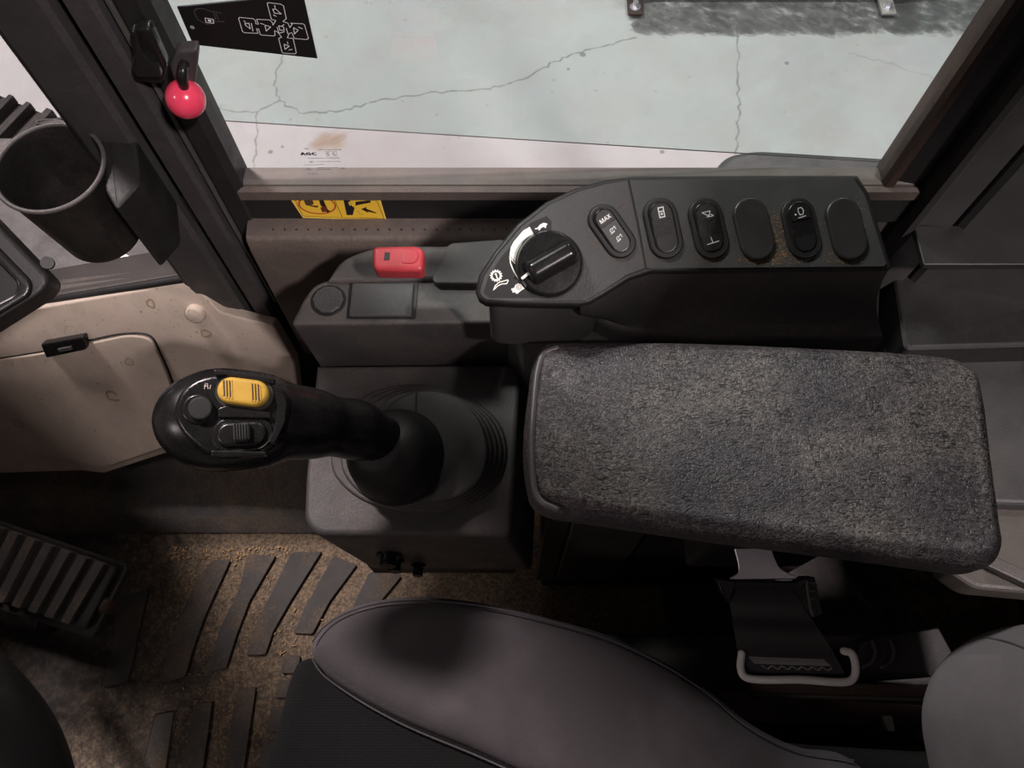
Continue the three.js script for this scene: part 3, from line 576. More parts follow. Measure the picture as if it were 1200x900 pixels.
// cup holder
{
  const o = thing('cup_holder', 'dusty black round cup holder clipped to the front pillar', 'cup holder');
  const c = onY(58, 196, 0.7), dp = sight(58, 196), t = (0.7 - 1.25) / dp.y, R = 62 / FOCAL * t * 1.0, H = 0.105;
  const cupG = lathe([[0, -H], [R * 0.78, -H], [R * 0.83, -H + 0.004], [R * 0.97, -0.012], [R * 1.0, -0.004], [R * 1.02, 0.0], [R * 1.0, 0.0016], [R * 0.965, 0], [R * 0.94, -0.01], [R * 0.8, -H + 0.008], [R * 0.62, -H + 0.006], [R * 0.6, -H + 0.003], [0, -H + 0.003]], 64);
  part('cup', place(cupG, c, V(0.02, 1, 0.05)), plastic('cup plastic', 0x141313, { amount: 0.2, dust: 0x6a5d50, rough: 0.75, metres: 0.25 }), o);
  part('rim', place(new THREE.TorusGeometry(R * 1.0, 0.0022, 10, 72).rotateX(Math.PI / 2), c, V(0.02, 1, 0.05)), M.console, o);
  part('bottom_ring', place(new THREE.TorusGeometry(R * 0.5, 0.0018, 8, 40).rotateX(Math.PI / 2), c.clone().add(V(0, -H + 0.004, 0)), V(0.02, 1, 0.05)), M.console, o);
  const F = flatFrame(0.694), bp = F.poly([[36, 144], [75, 134], [126, 137], [160, 160], [164, 215], [136, 246], [122, 222], [123, 192], [112, 164], [90, 148], [60, 141]]);
  part('bracket', creased(F.geo(slab(roundPoly(bp, 0.006), 0.095, 0.003)), 0.5), M.boot, o);
  settle(o);
}
// window latch
{
  const o = thing('window_latch', 'black window latch with a glossy pink ball knob on the front pillar', 'latch');
  const F = wallFrame(-0.482);
  part('mount', creased(F.geo(slab(roundPoly(F.poly([[152, 35], [175, 33], [196, 78], [192, 100], [160, 97], [153, 85], [155, 68]]), 0.005), 0.012, 0.003)), 0.6), M.gloss, o);
  const wing = F.up(0.008);
  part('curved_tab', creased(wing.geo(slab(roundPoly(wing.poly([[153, 36], [158, 38], [166, 62], [186, 82], [190, 92], [158, 91], [154, 80], [157, 66]]), 0.003), 0.01, 0.0018)), 0.6), M.gloss, o);
  const F2 = wallFrame(-0.476);
  part('keeper_plate', creased(F2.geo(slab(roundPoly(F2.poly([[206, 60], [231, 58], [232, 66], [228, 102], [206, 102], [198, 80]]), 0.005), 0.012, 0.003)), 0.6), M.trim, o);
  const b = onZ(217.5, 116, -0.468), a = onZ(214, 84, -0.468);
  part('lever_rod', tube([a.clone().add(V(0, 0, -0.012)), a, b], 0.004, 20, 10), M.gloss, o);
  part('ball_knob', place(new THREE.SphereGeometry(0.0158, 40, 28), b, V(0, 1, 0)), M.pink, o, 'glossy pink ball');
  settle(o);
}
// printed plate on the glass
{
  const o = thing('instruction_plate', 'black printed plate with white loader symbols stuck on the window', 'sign');
  const F = wallFrame(GZ + 0.0022);
  print('plate', F, [[208, 7], [268, 1], [352, -8], [357, 0], [372, 67], [229, 51], [225, 47]], (g, P, poly, C) => {
    g.fillStyle = '#121212'; g.fillRect(0, 0, C.width, C.height);
    g.strokeStyle = g.fillStyle = '#e8e8e8'; g.lineJoin = 'round';
    const u = P(300, 30)[0] - P(299, 30)[0]; g.lineWidth = u * 0.8;
    const q = (x, y) => [205 + x / 6.667, y / 6.667]; // from an enlarged view
    const path = (l, close, fill) => { poly(l.map(([x, y]) => q(x, y)), close); fill ? g.fill() : g.stroke(); };
    path([[505, 125], [612, 135], [632, 150], [634, 175], [655, 178], [640, 140], [740, 145], [760, 160], [768, 185], [790, 150], [755, 140], [722, 15], [735, 10], [830, 22], [850, 35], [872, 135], [845, 158], [885, 170], [900, 205], [920, 175], [905, 170], [1000, 175], [1015, 185], [1045, 290], [1030, 298], [935, 290], [915, 245], [895, 250], [880, 285], [925, 290], [950, 400], [940, 410], [850, 405], [838, 395], [812, 290], [835, 280], [800, 235], [780, 230], [785, 265], [770, 270], [670, 262], [655, 215], [640, 215], [650, 250], [545, 245], [530, 235], [500, 135]], true);
    g.lineWidth = u * 0.9;
    path([[765, 62], [790, 60], [832, 98], [780, 92]], true); path([[780, 30], [785, 52]]); path([[770, 105], [795, 118]]);
    path([[548, 175], [580, 170], [590, 215], [552, 185]], true); path([[598, 170], [612, 235]]); path([[540, 150], [555, 168]]);
    path([[705, 185], [750, 200], [715, 232]], true); path([[668, 170], [700, 182]]);
    path([[812, 190], [850, 200], [855, 225], [822, 225]], true); path([[800, 200], [815, 250], [860, 235]]); path([[872, 210], [884, 255]]); path([[835, 195], [855, 180]]);
    path([[928, 205], [965, 225], [935, 255]], true); path([[965, 200], [1000, 215]]);
    path([[855, 335], [895, 350], [862, 375]], true); path([[880, 315], [885, 335]]); path([[890, 380], [920, 375]]);
    g.strokeStyle = '#4a4a4a'; path([[150, 80], [175, 55], [230, 58], [300, 85], [320, 130], [300, 170], [250, 180], [180, 140]], true); path([[300, 75], [370, 95]]); path([[310, 160], [390, 158]]); path([[320, 90], [345, 150]]);  // reflection painted into the plate: dim outlines and a pale box
    g.strokeStyle = g.fillStyle = '#dcdcdc'; path([[238, 130], [300, 140], [305, 172], [245, 165]], true); path([[258, 140], [285, 145], [288, 162], [262, 158]], true, true);
    g.fillStyle = '#8d8d8d'; g.beginPath(); g.arc(...P(...q(138, 203)), u * 2.6, 0, 7); g.fill();
  }, o, { thick: 0.0015, size: 900, rough: 0.5 });
  settle(o);
}
// yellow warning label on the sill rail
{
  const o = thing('warning_label', 'yellow pictogram warning label on the black rail under the window', 'sticker');
  const F = wallFrame(-0.4998);
  print('label_sheet', F, [[339, 231], [446, 234.5], [453, 258], [355, 255]], (g, P, poly, C) => {
    g.fillStyle = '#f0c33a'; g.fillRect(0, 0, C.width, C.height);
    const q = (x, y) => [330 + x * 130 / 1200, 165 + y * 97 / 895];
    const path = (l, fill) => { poly(l.map(([x, y]) => q(x, y)), true); g.fillStyle = fill; g.fill(); };
    const u = P(400, 245)[0] - P(399, 245)[0];
    g.lineWidth = u * 0.6; g.strokeStyle = '#3a2c14'; poly([[140, 620], [230, 810], [660, 830], [570, 625]].map(([x, y]) => q(x, y)), true); g.stroke();
    poly([[570, 625], [660, 830], [1110, 840], [1030, 645]].map(([x, y]) => q(x, y)), true); g.stroke();
    g.lineWidth = u * 2; g.strokeStyle = '#b5432a'; g.beginPath(); for (let k = 0; k <= 40; k++) { const f = k / 40 * 6.2832, X = 385 + 195 * Math.cos(f) + 28 * Math.sin(f), Y = 690 + 95 * Math.sin(f); g[k ? 'lineTo' : 'moveTo'](...P(...q(X, Y))); } g.stroke();
    path([[240, 640], [330, 625], [350, 680], [290, 700], [260, 690]], '#4b3a22'); path([[400, 625], [450, 630], [500, 740], [530, 760], [490, 775], [420, 690]], '#1d1a14'); path([[420, 720], [480, 700], [500, 760], [440, 770]], '#6b2d1a'); path([[300, 690], [400, 700], [390, 720], [310, 705]], '#4b3a22');
    path([[670, 640], [740, 640], [760, 700], [790, 720], [770, 800], [705, 800]], '#15181c'); path([[800, 655], [960, 640], [965, 665], [830, 690], [800, 700]], '#1d1512'); path([[860, 735], [920, 712], [915, 730], [1030, 775], [1015, 780], [930, 762], [945, 780]], '#241407');
    path([[720, 660], [780, 640], [760, 690], [735, 700]], '#d9b84a'); g.lineWidth = u * 0.7; g.strokeStyle = '#7d7a2c'; g.beginPath(); g.moveTo(...P(...q(820, 750))); g.lineTo(...P(...q(850, 790))); g.lineTo(...P(...q(885, 795))); g.stroke();
    g.fillStyle = '#a87d24'; g.fillRect(...P(...q(840, 826)), u * 22, u * 0.8);
    g.lineWidth = u * 1.6; g.strokeStyle = '#f6d979'; poly([[339, 231], [446, 234.5], [453, 258], [355, 255]], true); g.stroke();
  }, o, { thick: 0.0004, size: 700 });
  settle(o);
}
// side console with socket covers
{
  const o = thing('side_console', 'dusty black side console with a red cap and blank covers behind the joystick', 'console');
  const Y = 0.6, F = flatFrame(Y);
  const top = F.poly([[340, 381], [356, 349], [368, 333], [387, 327], [470, 327], [560, 322], [590, 325], [590, 378]]);
  const body = slab(roundPoly(top, [0.006, 0.012, 0.008, 0.006, 0, 0, 0, 0]), 0.3, 0.0035, [], 4);
  { // the sides run in towards the foot
    const q = body.attributes.position; for (let i = 0; i < q.count; i++) { const w = q.getZ(i); if (w < -0.01) { const k = -w * 0.06; q.setX(i, q.getX(i) + k); } }
  }
  part('console_body', creased(F.geo(body), 0.5), M.console, o);
  const B = flatFrame(0.606);
  const back = B.poly([[383, 329], [398, 304], [432, 290], [470, 286], [522, 287], [532, 284], [600, 281], [600, 326], [506, 327]]);
  part('back_shelf', creased(B.geo(slab(roundPoly(back, [0, 0.02, 0.02, 0.01, 0.007, 0.007, 0, 0, 0]), 0.3, 0.005, [], 4)), 0.5), M.console, o);
  const wedge = B.poly([[506, 327], [526, 286], [592, 281], [592, 334], [510, 333]]);
  part('shelf_step', creased(B.geo(slab(roundPoly(wedge, 0.006), 0.02, 0.002)).translate(0, 0.0022, 0), 0.5), M.console, o);
  // red socket cap
  const RF = new Frame(V(0, 0.606, 0), V(1, 0, -0.02), V(0, 0.12, -1)), lift = RF.up(0.016);
  const cap = part('socket_cap', creased(lift.geo(slab(roundPoly(lift.poly([[436, 288], [489, 287], [497, 292], [496, 314], [492, 317], [437, 316]]), 0.006), 0.02, 0.004, [], 4)), 0.6), M.red, o, 'red plastic cap');
  part('cap_slot', lift.geo(slab(lift.poly([[451, 296], [457, 296], [456, 305], [450, 305]]), 0.002)).translate(0, 0.0006, 0), M.black, cap);
  part('thumb_dimple', creased(lift.geo(slab(roundPoly(lift.poly([[472, 293], [488, 293], [491, 301], [487, 309], [471, 309]]), 0.003), 0.002, 0.0008)).translate(0, 0.0008, 0), 0.5), M.red, cap);
  // round plug and blank cover
  const F1 = F.up(0.004), F0 = F.up(0.0012);
  const pc = F1.p(384, 350);
  const plug = part('round_plug', creased(F1.geo(slab(circle(pc, 0.0152, 10), 0.006, 0.0018)), 0.3), M.panel, o);
  part('plug_ring', F0.geo(slab(circle(pc, 0.0172, 40), 0.0016, 0.0006)), M.black, plug);
  part('blank_cover', creased(F1.geo(slab(roundPoly(F1.poly([[412, 331], [485, 331], [482, 370], [408, 370]]), 0.0025), 0.006, 0.0018)), 0.6), M.panel, o);
  part('cover_gap', F0.geo(slab(roundPoly(F0.poly([[410, 329], [490, 329], [487, 373], [406, 373]]), 0.002), 0.0012)), M.black, o);
  settle(o);
}
// console base, below the switch panel and the armrest
{
  const o = thing('console_base', 'dark plastic console base standing under the switch panel and the armrest', 'console');
  const F = flatFrame(0.63);
  const p = F.poly([[593, 368], [606, 376], [616, 392], [640, 400], [1030, 400], [1034, 290], [620, 290]]);
  part('upper_body', creased(F.geo(slab(roundPoly(p, 0.006), 0.13, 0.004)), 0.5), M.console, o);
  part('lower_body', bx(0.045, 0.4, 0.02, 0.5, -0.33, -0.2, 0.006), M.deep, o);
  part('front_cover', bx(0.034, 0.062, 0.1, 0.505, -0.205, -0.196, 0.003), M.console, o);
  part('front_cover', bx(0.064, 0.15, 0.1, 0.505, -0.205, -0.196, 0.003), M.console, o);
  part('side_box', bx(0.185, 0.31, 0.42, 0.53, -0.21, -0.155, 0.006), M.deep, o);
  settle(o);
}
// switch panel
{
  const o = thing('switch_panel', 'black curved switch panel with a throttle dial and a row of rocker switches', 'control panel');
  const F = new Frame(V(0, 0.745, -0.366), V(1, 0, 0), V(0, 0.031, -0.07));
  const out = [[557, 342], [561, 322], [578, 296], [606, 262], [640, 236], [676, 219], [710, 210], [742, 206], [880, 205], [1006, 205], [1019, 225], [1046, 312], [1042, 317], [900, 318.5], [764, 320], [738, 328], [713, 344], [692, 356], [680, 358.5], [600, 357.5], [568, 355], [560, 350]];
  part('panel_body', creased(F.geo(slab(F.poly(out), 0.03, 0.0035, [], 4)), 0.55), M.black, o);
  const G = F.up(0.0012);
  const left = [[562, 341], [567, 324], [583, 299], [611, 266], [644, 240], [679, 224], [712, 215], [735.5, 211.5], [746, 260], [756, 314], [733, 323], [709, 339], [686, 352.5], [601, 353], [570, 351], [564, 347]];
  const right = [[737.5, 211], [880, 209.5], [1001, 209.5], [1014, 229], [1039, 309], [1036, 312.5], [900, 313.5], [762, 315], [758, 314], [748, 260]];
  part('left_face', G.geo(slab(G.poly(left), 0.003, 0.0005)), M.panel, o);
  part('right_face', G.geo(slab(G.poly(right), 0.003, 0.0005)), M.panel, o);
  // print round the dial
  print('dial_print', G.up(0.0002), [[566, 344], [571, 326], [588, 300], [620, 262], [641, 253], [648, 262], [650, 350], [572, 350]], (g, P, poly, C) => {
    const q = (x, y) => [560 + x * 140 / 1200, 245 + y * 105 / 900];
    const path = (l, o = {}) => { poly(l.map(([x, y]) => q(x, y)), o.close ?? true); if (o.stroke) { g.strokeStyle = o.stroke; g.lineWidth = o.w; g.stroke(); } else { g.fillStyle = o.fill || '#f2efe8'; g.fill(); } };
    g.fillStyle = 'rgba(24,25,26,0.92)'; poly([[567, 343], [572, 326], [588, 301], [625, 258], [640, 251], [646, 258], [647, 300], [640, 349], [574, 349]], true); g.fill();
    const u = P(600, 300)[0] - P(599, 300)[0];
    const arc = []; const C0 = [690, 525]; for (let k = 0; k <= 14; k++) { const f = (118 + k * 5) * Math.PI / 180; arc.push([C0[0] + 372 * Math.cos(f), C0[1] - 395 * Math.sin(f)]); }
    const inner = []; for (let k = 14; k >= 0; k--) { const f = (118 + k * 5) * Math.PI / 180; inner.push([C0[0] + 285 * Math.cos(f), C0[1] - 318 * Math.sin(f)]); }
    path([[520, 178], [440, 225], [375, 300], [330, 385], [318, 465], [388, 545], [402, 560], [405, 480], [418, 400], [450, 330], [500, 285], [562, 255]]);
    path([[322, 485], [328, 545], [350, 600], [380, 660], [410, 705], [425, 690], [405, 640], [395, 590], [385, 560]], { stroke: '#f2efe8', w: u * 1.3 });
    // fast animal
    path([[572, 195], [598, 188], [625, 155], [660, 138], [690, 145], [700, 150], [688, 165], [684, 190], [672, 190], [665, 178], [630, 195], [622, 215], [610, 213], [608, 200], [578, 206]]);
    // snail
    path([[335, 800], [365, 790], [375, 765], [400, 748], [435, 750], [455, 775], [470, 798], [440, 815], [400, 850], [385, 852], [375, 838], [345, 840], [348, 825], [338, 815]]);
    g.strokeStyle = '#55504b'; g.lineWidth = u * 0.7; g.beginPath(); for (let k = 0; k < 22; k++) { const f = k * 0.55, r = 6 + k * 1.3; g[k ? 'lineTo' : 'moveTo'](...P(...q(415 + r * Math.cos(f), 785 + r * Math.sin(f)))); } g.stroke();
    // gear with a one
    const gear = []; for (let k = 0; k < 56; k++) { const f = k / 56 * 6.2832, r = k % 4 < 2 ? 64 : 52; gear.push([184 + r * Math.cos(f), 670 + r * Math.sin(f)]); } path(gear);
    g.fillStyle = '#1c1c1d'; g.beginPath(); g.arc(...P(...q(184, 670)), P(...q(220, 670))[0] - P(...q(184, 670))[0], 0, 7); g.fill();
    path([[165, 655], [185, 640], [200, 690], [205, 700], [190, 705], [178, 665]]);
    path([[160, 808], [175, 770], [215, 735], [300, 712], [305, 722], [288, 750], [240, 752], [195, 775], [172, 800]], { stroke: '#f2efe8', w: u * 1.2 });
  }, o, { clear: true, size: 700 });
  // dried dust caked round the switches
  print('dust_speckles', G.up(0.0002), [[690, 236], [1040, 236], [1040, 312], [690, 312]], (g, P) => {
    const u = P(800, 270)[0] - P(799, 270)[0];
    const cake = (px, py, rx, ry, n, al) => { for (let k = 0; k < n; k++) { const f = rnd() * 6.283, r = Math.sqrt(rnd()), [x, y] = P(px + rx * r * Math.cos(f), py + ry * r * Math.sin(f)), q = 90 + rnd() * 60; g.fillStyle = `rgba(${q + 12},${q * 0.85},${q * 0.62},${1.7 * al * (0.3 + rnd())})`; g.beginPath(); g.ellipse(x, y, u * (0.2 + rnd() * rnd() * 1.6), u * (0.2 + rnd() * 0.7), rnd() * 3, 0, 7); g.fill(); } };
    for (const [a, b] of [[718, 270], [777, 268], [831, 268], [884, 268], [940, 268], [993, 268]]) for (let k = 0; k < 26; k++) { const f = rnd() * 6.283; cake(a + 23 * Math.cos(f), b + 36 * Math.sin(f), 5, 5, 8, 0.22); }
    cake(912, 280, 14, 30, 700, 0.3); cake(905, 303, 45, 8, 500, 0.28); cake(990, 302, 26, 8, 260, 0.3); cake(755, 303, 30, 8, 130, 0.16); cake(830, 303, 30, 7, 130, 0.16);
    for (let k = 0; k < 500; k++) { const [x, y] = P(690 + rnd() * 350, 236 + rnd() * 76); g.fillStyle = `rgba(150,140,128,${rnd() * 0.25})`; g.fillRect(x, y, u * 0.4, u * 0.4); }
  }, o, { clear: true, size: 1400 });
  // throttle dial
  const kc = F.p(644, 310, 0.003), wheel = new THREE.Group(); wheel.name = 'throttle_dial'; o.add(wheel);
  const R = 0.0262, KF = F.up(0.0012);
  const mk = (g) => KF.geo(g.rotateX(Math.PI / 2).translate(kc[0], kc[1], 0));
  part('dial_seat', mk(lathe([[R + 0.0012, -0.001], [R + 0.001, 0.0012], [R * 0.6, 0.0014], [0, 0.0014]], 48)), M.deep, wheel);
  part('dial_skirt', creased(mk(lathe([[R * 1.0, 0.001], [R * 1.0, 0.006], [R * 0.985, 0.0072], [R * 0.95, 0.0095], [R * 0.9, 0.0104], [R * 0.5, 0.011], [0, 0.011]], 64)), 0.5), M.gloss, wheel);
  const ga = KF.p(616, 323, 0.018), gb = KF.p(667, 294, 0.018), gl = Math.hypot(gb[0] - ga[0], gb[1] - ga[1]), dir = [(gb[0] - ga[0]) / gl, (gb[1] - ga[1]) / gl];
  const gm = [kc[0] + dir[0] * 0.001, kc[1] + dir[1] * 0.001];
  const bar = sdfMesh((x, y, z) => { const a = Math.max(Math.abs(x) - 0.0215, 0), zz = z / 0.021, wv = 0.0135 * (1 - 0.5 * zz); const d1 = Math.hypot(Math.max(Math.abs(x) - 0.0172 + 0.1 * z, 0), Math.max(Math.abs(y) - wv + 0.0045, 0), Math.max(Math.abs(z - 0.008) - 0.0095, 0)) - 0.0048; return d1; }, [-0.03, -0.018, -0.008], [0.03, 0.018, 0.028], 0.0011);
  bar.applyMatrix4(new THREE.Matrix4().makeBasis(V(dir[0], dir[1], 0), V(-dir[1], dir[0], 0), V(0, 0, 1)).setPosition(gm[0], gm[1], 0));
  part('dial_grip', KF.geo(bar), M.gloss, wheel);
  const PF = KF.up(0.0122), pa = [kc[0] - dir[0] * 0.0195, kc[1] - dir[1] * 0.0195 + 0.001], pb = [kc[0] - dir[0] * 0.0248, kc[1] - dir[1] * 0.0248];
  part('pointer', PF.geo(slab(pill(pa, pb, 0.0011), 0.0025, 0.0003)).translate(0, 0.0004, 0), M.white, wheel, 'white pointer');
  // rocker switches and blanks
  const rock = [[[708, 257], [727, 284], 18.5, 12.5], [[774, 251], [781, 283], 20, 14.3], [[827, 251], [834.5, 283], 20, 14.3], [[936, 251], [943.5, 283], 20, 14.3]];
  const k2m = (r) => { const a = G.p(850, 268), b = G.p(850 + r, 268); return Math.hypot(b[0] - a[0], b[1] - a[1]); };
  rock.forEach(([a, b, r0, r1], i) => {
    const s = new THREE.Group(); s.name = numbered('rocker_switch'); o.add(s);
    const H = G.up(0.003), A = H.p(...a), B = H.p(...b);
    part('bezel', creased(H.geo(slab(pill(A, B, k2m(r0), 16), 0.005, 0.0018, [pill(A, B, k2m(r1 + 1.6), 16)], 4)), 0.7), M.black, s);
    part('well', G.up(0.0008).geo(slab(pill(A, B, k2m(r1 + 2)), 0.001)), M.black, s);
    const K = G.up(0.0048), g = slab(pill(A, B, k2m(r1), 16), 0.004, 0.0014, [], 4), q = g.attributes.position; // the pressed end sits lower
    const d = [(A[0] - B[0]), (A[1] - B[1])], L = Math.hypot(...d); d[0] /= L; d[1] /= L;
    const m = [(A[0] + B[0]) / 2, (A[1] + B[1]) / 2], half = L / 2 + k2m(r1);
    for (let j = 0; j < q.count; j++) { const t = ((q.getX(j) - m[0]) * d[0] + (q.getY(j) - m[1]) * d[1]) / half; q.setZ(j, q.getZ(j) + 0.0016 * t); }
    part('rocker', creased(K.geo(g), 0.6), M.gloss, s);
    // inlays: two for most, one grey tongue on the first
    const tilt = Math.asin(0.0016 / half), KK = new Frame(K.at(m[0], m[1], 0.0002), K.u.clone().multiplyScalar(d[1]).addScaledVector(K.v, -d[0]), K.u.clone().multiplyScalar(d[0]).addScaledVector(K.v, d[1]).addScaledVector(K.n, Math.tan(tilt)));
    const rr = k2m(r1) * 0.8;
    const ink = '#eceae6';
    const half1 = (name, y0, y1, draw, col = '#161617') => {
      const n = 12, pts = []; // slice of the pill between v = y0 and v = y1
      const P0 = pill([0, L / 2], [0, -L / 2], rr, 24).filter(([x, y]) => y >= y0 - 1e-6 && y <= y1 + 1e-6);
      const w = (y) => (Math.abs(y) <= L / 2 ? rr : Math.sqrt(Math.max(0, rr * rr - (Math.abs(y) - L / 2) ** 2)));
      const outline = [[-w(y1), y1], [w(y1), y1], [w(y0), y0], [-w(y0), y0], ...P0].sort((p, q2) => Math.atan2(p[1] - (y0 + y1) / 2, p[0]) - Math.atan2(q2[1] - (y0 + y1) / 2, q2[0]));
      const C = document.createElement('canvas'); C.width = 128; C.height = Math.max(32, Math.round(128 * (y1 - y0) / (2 * rr))); const g2 = C.getContext('2d');
      g2.fillStyle = col; g2.fillRect(0, 0, 128, C.height); g2.strokeStyle = g2.fillStyle = ink; g2.lineWidth = 5; g2.lineCap = g2.lineJoin = 'round'; draw && draw(g2, C.height);
      const t = new THREE.CanvasTexture(C); t.colorSpace = THREE.SRGBColorSpace;
      const geo = slab(outline, 0.0006), q3 = geo.attributes.position, uv = new Float32Array(q3.count * 2);
      for (let j = 0; j < q3.count; j++) { uv[2 * j] = (q3.getX(j) + rr) / (2 * rr); uv[2 * j + 1] = (q3.getY(j) - y0) / (y1 - y0); }
      geo.setAttribute('uv', new THREE.BufferAttribute(uv, 2)); geo.translate(0, 0, 0.0005);
      part(name, KK.geo(geo), new THREE.MeshStandardMaterial({ name: 'switch print', map: t, roughness: 0.5 }), s, null, true);
    };
    const line = (g2, l, close) => { g2.beginPath(); l.forEach(([x, y], j) => g2[j ? 'lineTo' : 'moveTo'](x, y)); if (close) g2.closePath(); g2.stroke(); };
    const top = L / 2 + rr, e = rr * 0.02;
    if (i === 0) {
      half1('printed_inlay', top * 0.36, top * 0.98, (g2, h) => { g2.font = `bold ${h * 0.42}px sans-serif`; g2.textAlign = 'center'; g2.textBaseline = 'middle'; g2.save(); g2.translate(64, h * 0.62); g2.fillText('MAX', 0, 0, 104); g2.restore(); });
      half1('printed_inlay', -top * 0.98, top * 0.32, (g2, h) => { for (const [x, y, r, f] of [[60, h * 0.24, 15, 0], [66, h * 0.58, 14, 1]]) { g2.beginPath(); g2.arc(x, y, r, 0.6, 5.6); g2.stroke(); line(g2, [[x - 22, y + 18], [x + 10, y + 16]]); line(g2, [[x + 8, y - 6], [x + 30, y - 18], [x + 30, y + 6]]); g2.beginPath(); g2.arc(x, y, 4, 0, 7); g2.fill(); } }, '#3a3d3e');
    } else {
      half1('printed_inlay', top * 0.34, top * 0.97, [null, (g2, h) => { g2.fillRect(46, h * 0.18, 40, h * 0.72); g2.fillStyle = '#161617'; g2.fillRect(53, h * 0.26, 26, h * 0.18); g2.fillRect(53, h * 0.52, 26, h * 0.3); g2.fillStyle = ink; g2.fillRect(60, h * 0.58, 12, h * 0.14); }, (g2, h) => { line(g2, [[34, h * 0.5], [88, h * 0.5], [74, h * 0.8]], true); line(g2, [[88, h * 0.72], [104, h * 0.84]]); line(g2, [[60, h * 0.84], [100, h * 0.86]]); }, (g2, h) => { line(g2, [[56, h * 0.25], [78, h * 0.25], [88, h * 0.45], [80, h * 0.7], [60, h * 0.7], [52, h * 0.45]], true); g2.beginPath(); g2.arc(32, h * 0.62, 6, 0, 7); g2.fill(); line(g2, [[46, h * 0.88], [96, h * 0.84]]); }][i]);
      half1('printed_inlay', -top * 0.97, -top * 0.36, i === 2 ? (g2, h) => { line(g2, [[26, h * 0.52], [104, h * 0.46]]); line(g2, [[64, h * 0.48], [58, h * 0.1]]); } : null);
    }
  });
  for (const [a, b] of [[[880, 251], [888.5, 284]], [[989, 251], [997.5, 284]]]) {
    const H = G.up(0.004), A = H.p(...a), B = H.p(...b);
    part('blank_plug', creased(H.geo(slab(pill(A, B, k2m(20.5), 18), 0.006, 0.0022, [], 5)), 0.7), M.plug, o);
  }
  const RF = flatFrame(0.705);
  part('panel_riser', creased(RF.geo(slab(roundPoly(RF.poly([[571, 346], [580, 322], [612, 280], [650, 250], [740, 226], [1008, 226], [1016, 300], [760, 312], [728, 320], [704, 340], [682, 354], [600, 356], [580, 354]]), 0.006), 0.075, 0.003)), 0.6), M.console, o);
  // scooped front below the row of switches
  const E = [[680, 358], [692, 355.5], [712, 344], [738, 328], [764, 320.5], [900, 319], [1041, 317]], Lw = [[684, 359], [700, 369], [722, 379], [752, 386], [790, 388.5], [905, 390], [1034, 392]];
  const NS = 60, NT = 14, cE = new THREE.CatmullRomCurve3(E.map(([a, b]) => { const q = F.p(a, b, -0.003); return F.at(q[0], q[1], -0.003); }), false, 'centripetal'), cL = new THREE.CatmullRomCurve3(Lw.map(([a, b]) => onY(a, b, 0.655)), false, 'centripetal');
  const pos = [], ix = [];
  for (let i = 0; i <= NS; i++) {
    const e = cE.getPoint(i / NS), l = cL.getPoint(i / NS), c = V((e.x + l.x) / 2, l.y + 0.012, e.z - 0.008);
    for (let k = 0; k <= NT; k++) { const t = k / NT, s = 1 - t; const q = e.clone().multiplyScalar(s * s).addScaledVector(c, 2 * s * t).addScaledVector(l, t * t); pos.push(q.x, q.y, q.z); }
    for (const [dy, dz] of [[-0.001, 0.0025], [-0.004, 0.0042], [-0.008, 0.0046], [-0.03, 0.004]]) pos.push(l.x, l.y + dy, l.z + dz);
    pos.push(l.x, l.y - 0.03, l.z - 0.05);
  }
  const W = NT + 6; for (let i = 0; i < NS; i++) for (let k = 0; k < W - 1; k++) { const a = i * W + k; ix.push(a, a + 1, a + W, a + 1, a + W + 1, a + W); }
  const sg = new THREE.BufferGeometry(); sg.setAttribute('position', new THREE.Float32BufferAttribute(pos, 3)); sg.setIndex(ix); sg.computeVertexNormals();
  part('scooped_tray', creased(sg, 0.8), M.console, o);
  const ee = cE.getPoint(1), ll = cL.getPoint(1), cc = V((ee.x + ll.x) / 2 - 0.004, ll.y + 0.012, ee.z - 0.008), side = [ee]; for (let k = 1; k <= 8; k++) { const t = k / 8, s = 1 - t; side.push(ee.clone().multiplyScalar(s * s).addScaledVector(cc, 2 * s * t).addScaledVector(ll, t * t)); } side.push(V(ll.x, ll.y - 0.03, ll.z), V(ll.x, ll.y - 0.03, -0.42), V(ee.x, ee.y, -0.42));
  { const g = new THREE.BufferGeometry(), p = [], x = []; side.forEach((q) => p.push(q.x, q.y, q.z)); side.forEach((q) => p.push(q.x - 0.004, q.y, q.z)); const n = side.length; for (let k = 1; k < n - 1; k++) { x.push(n - 2, k - 1, k, 2 * n - 2, n + k, n + k - 1); } g.setAttribute('position', new THREE.Float32BufferAttribute(p, 3)); g.setIndex(x); g.computeVertexNormals(); part('end_cheek', g, M.console, o); }
  settle(o);
}
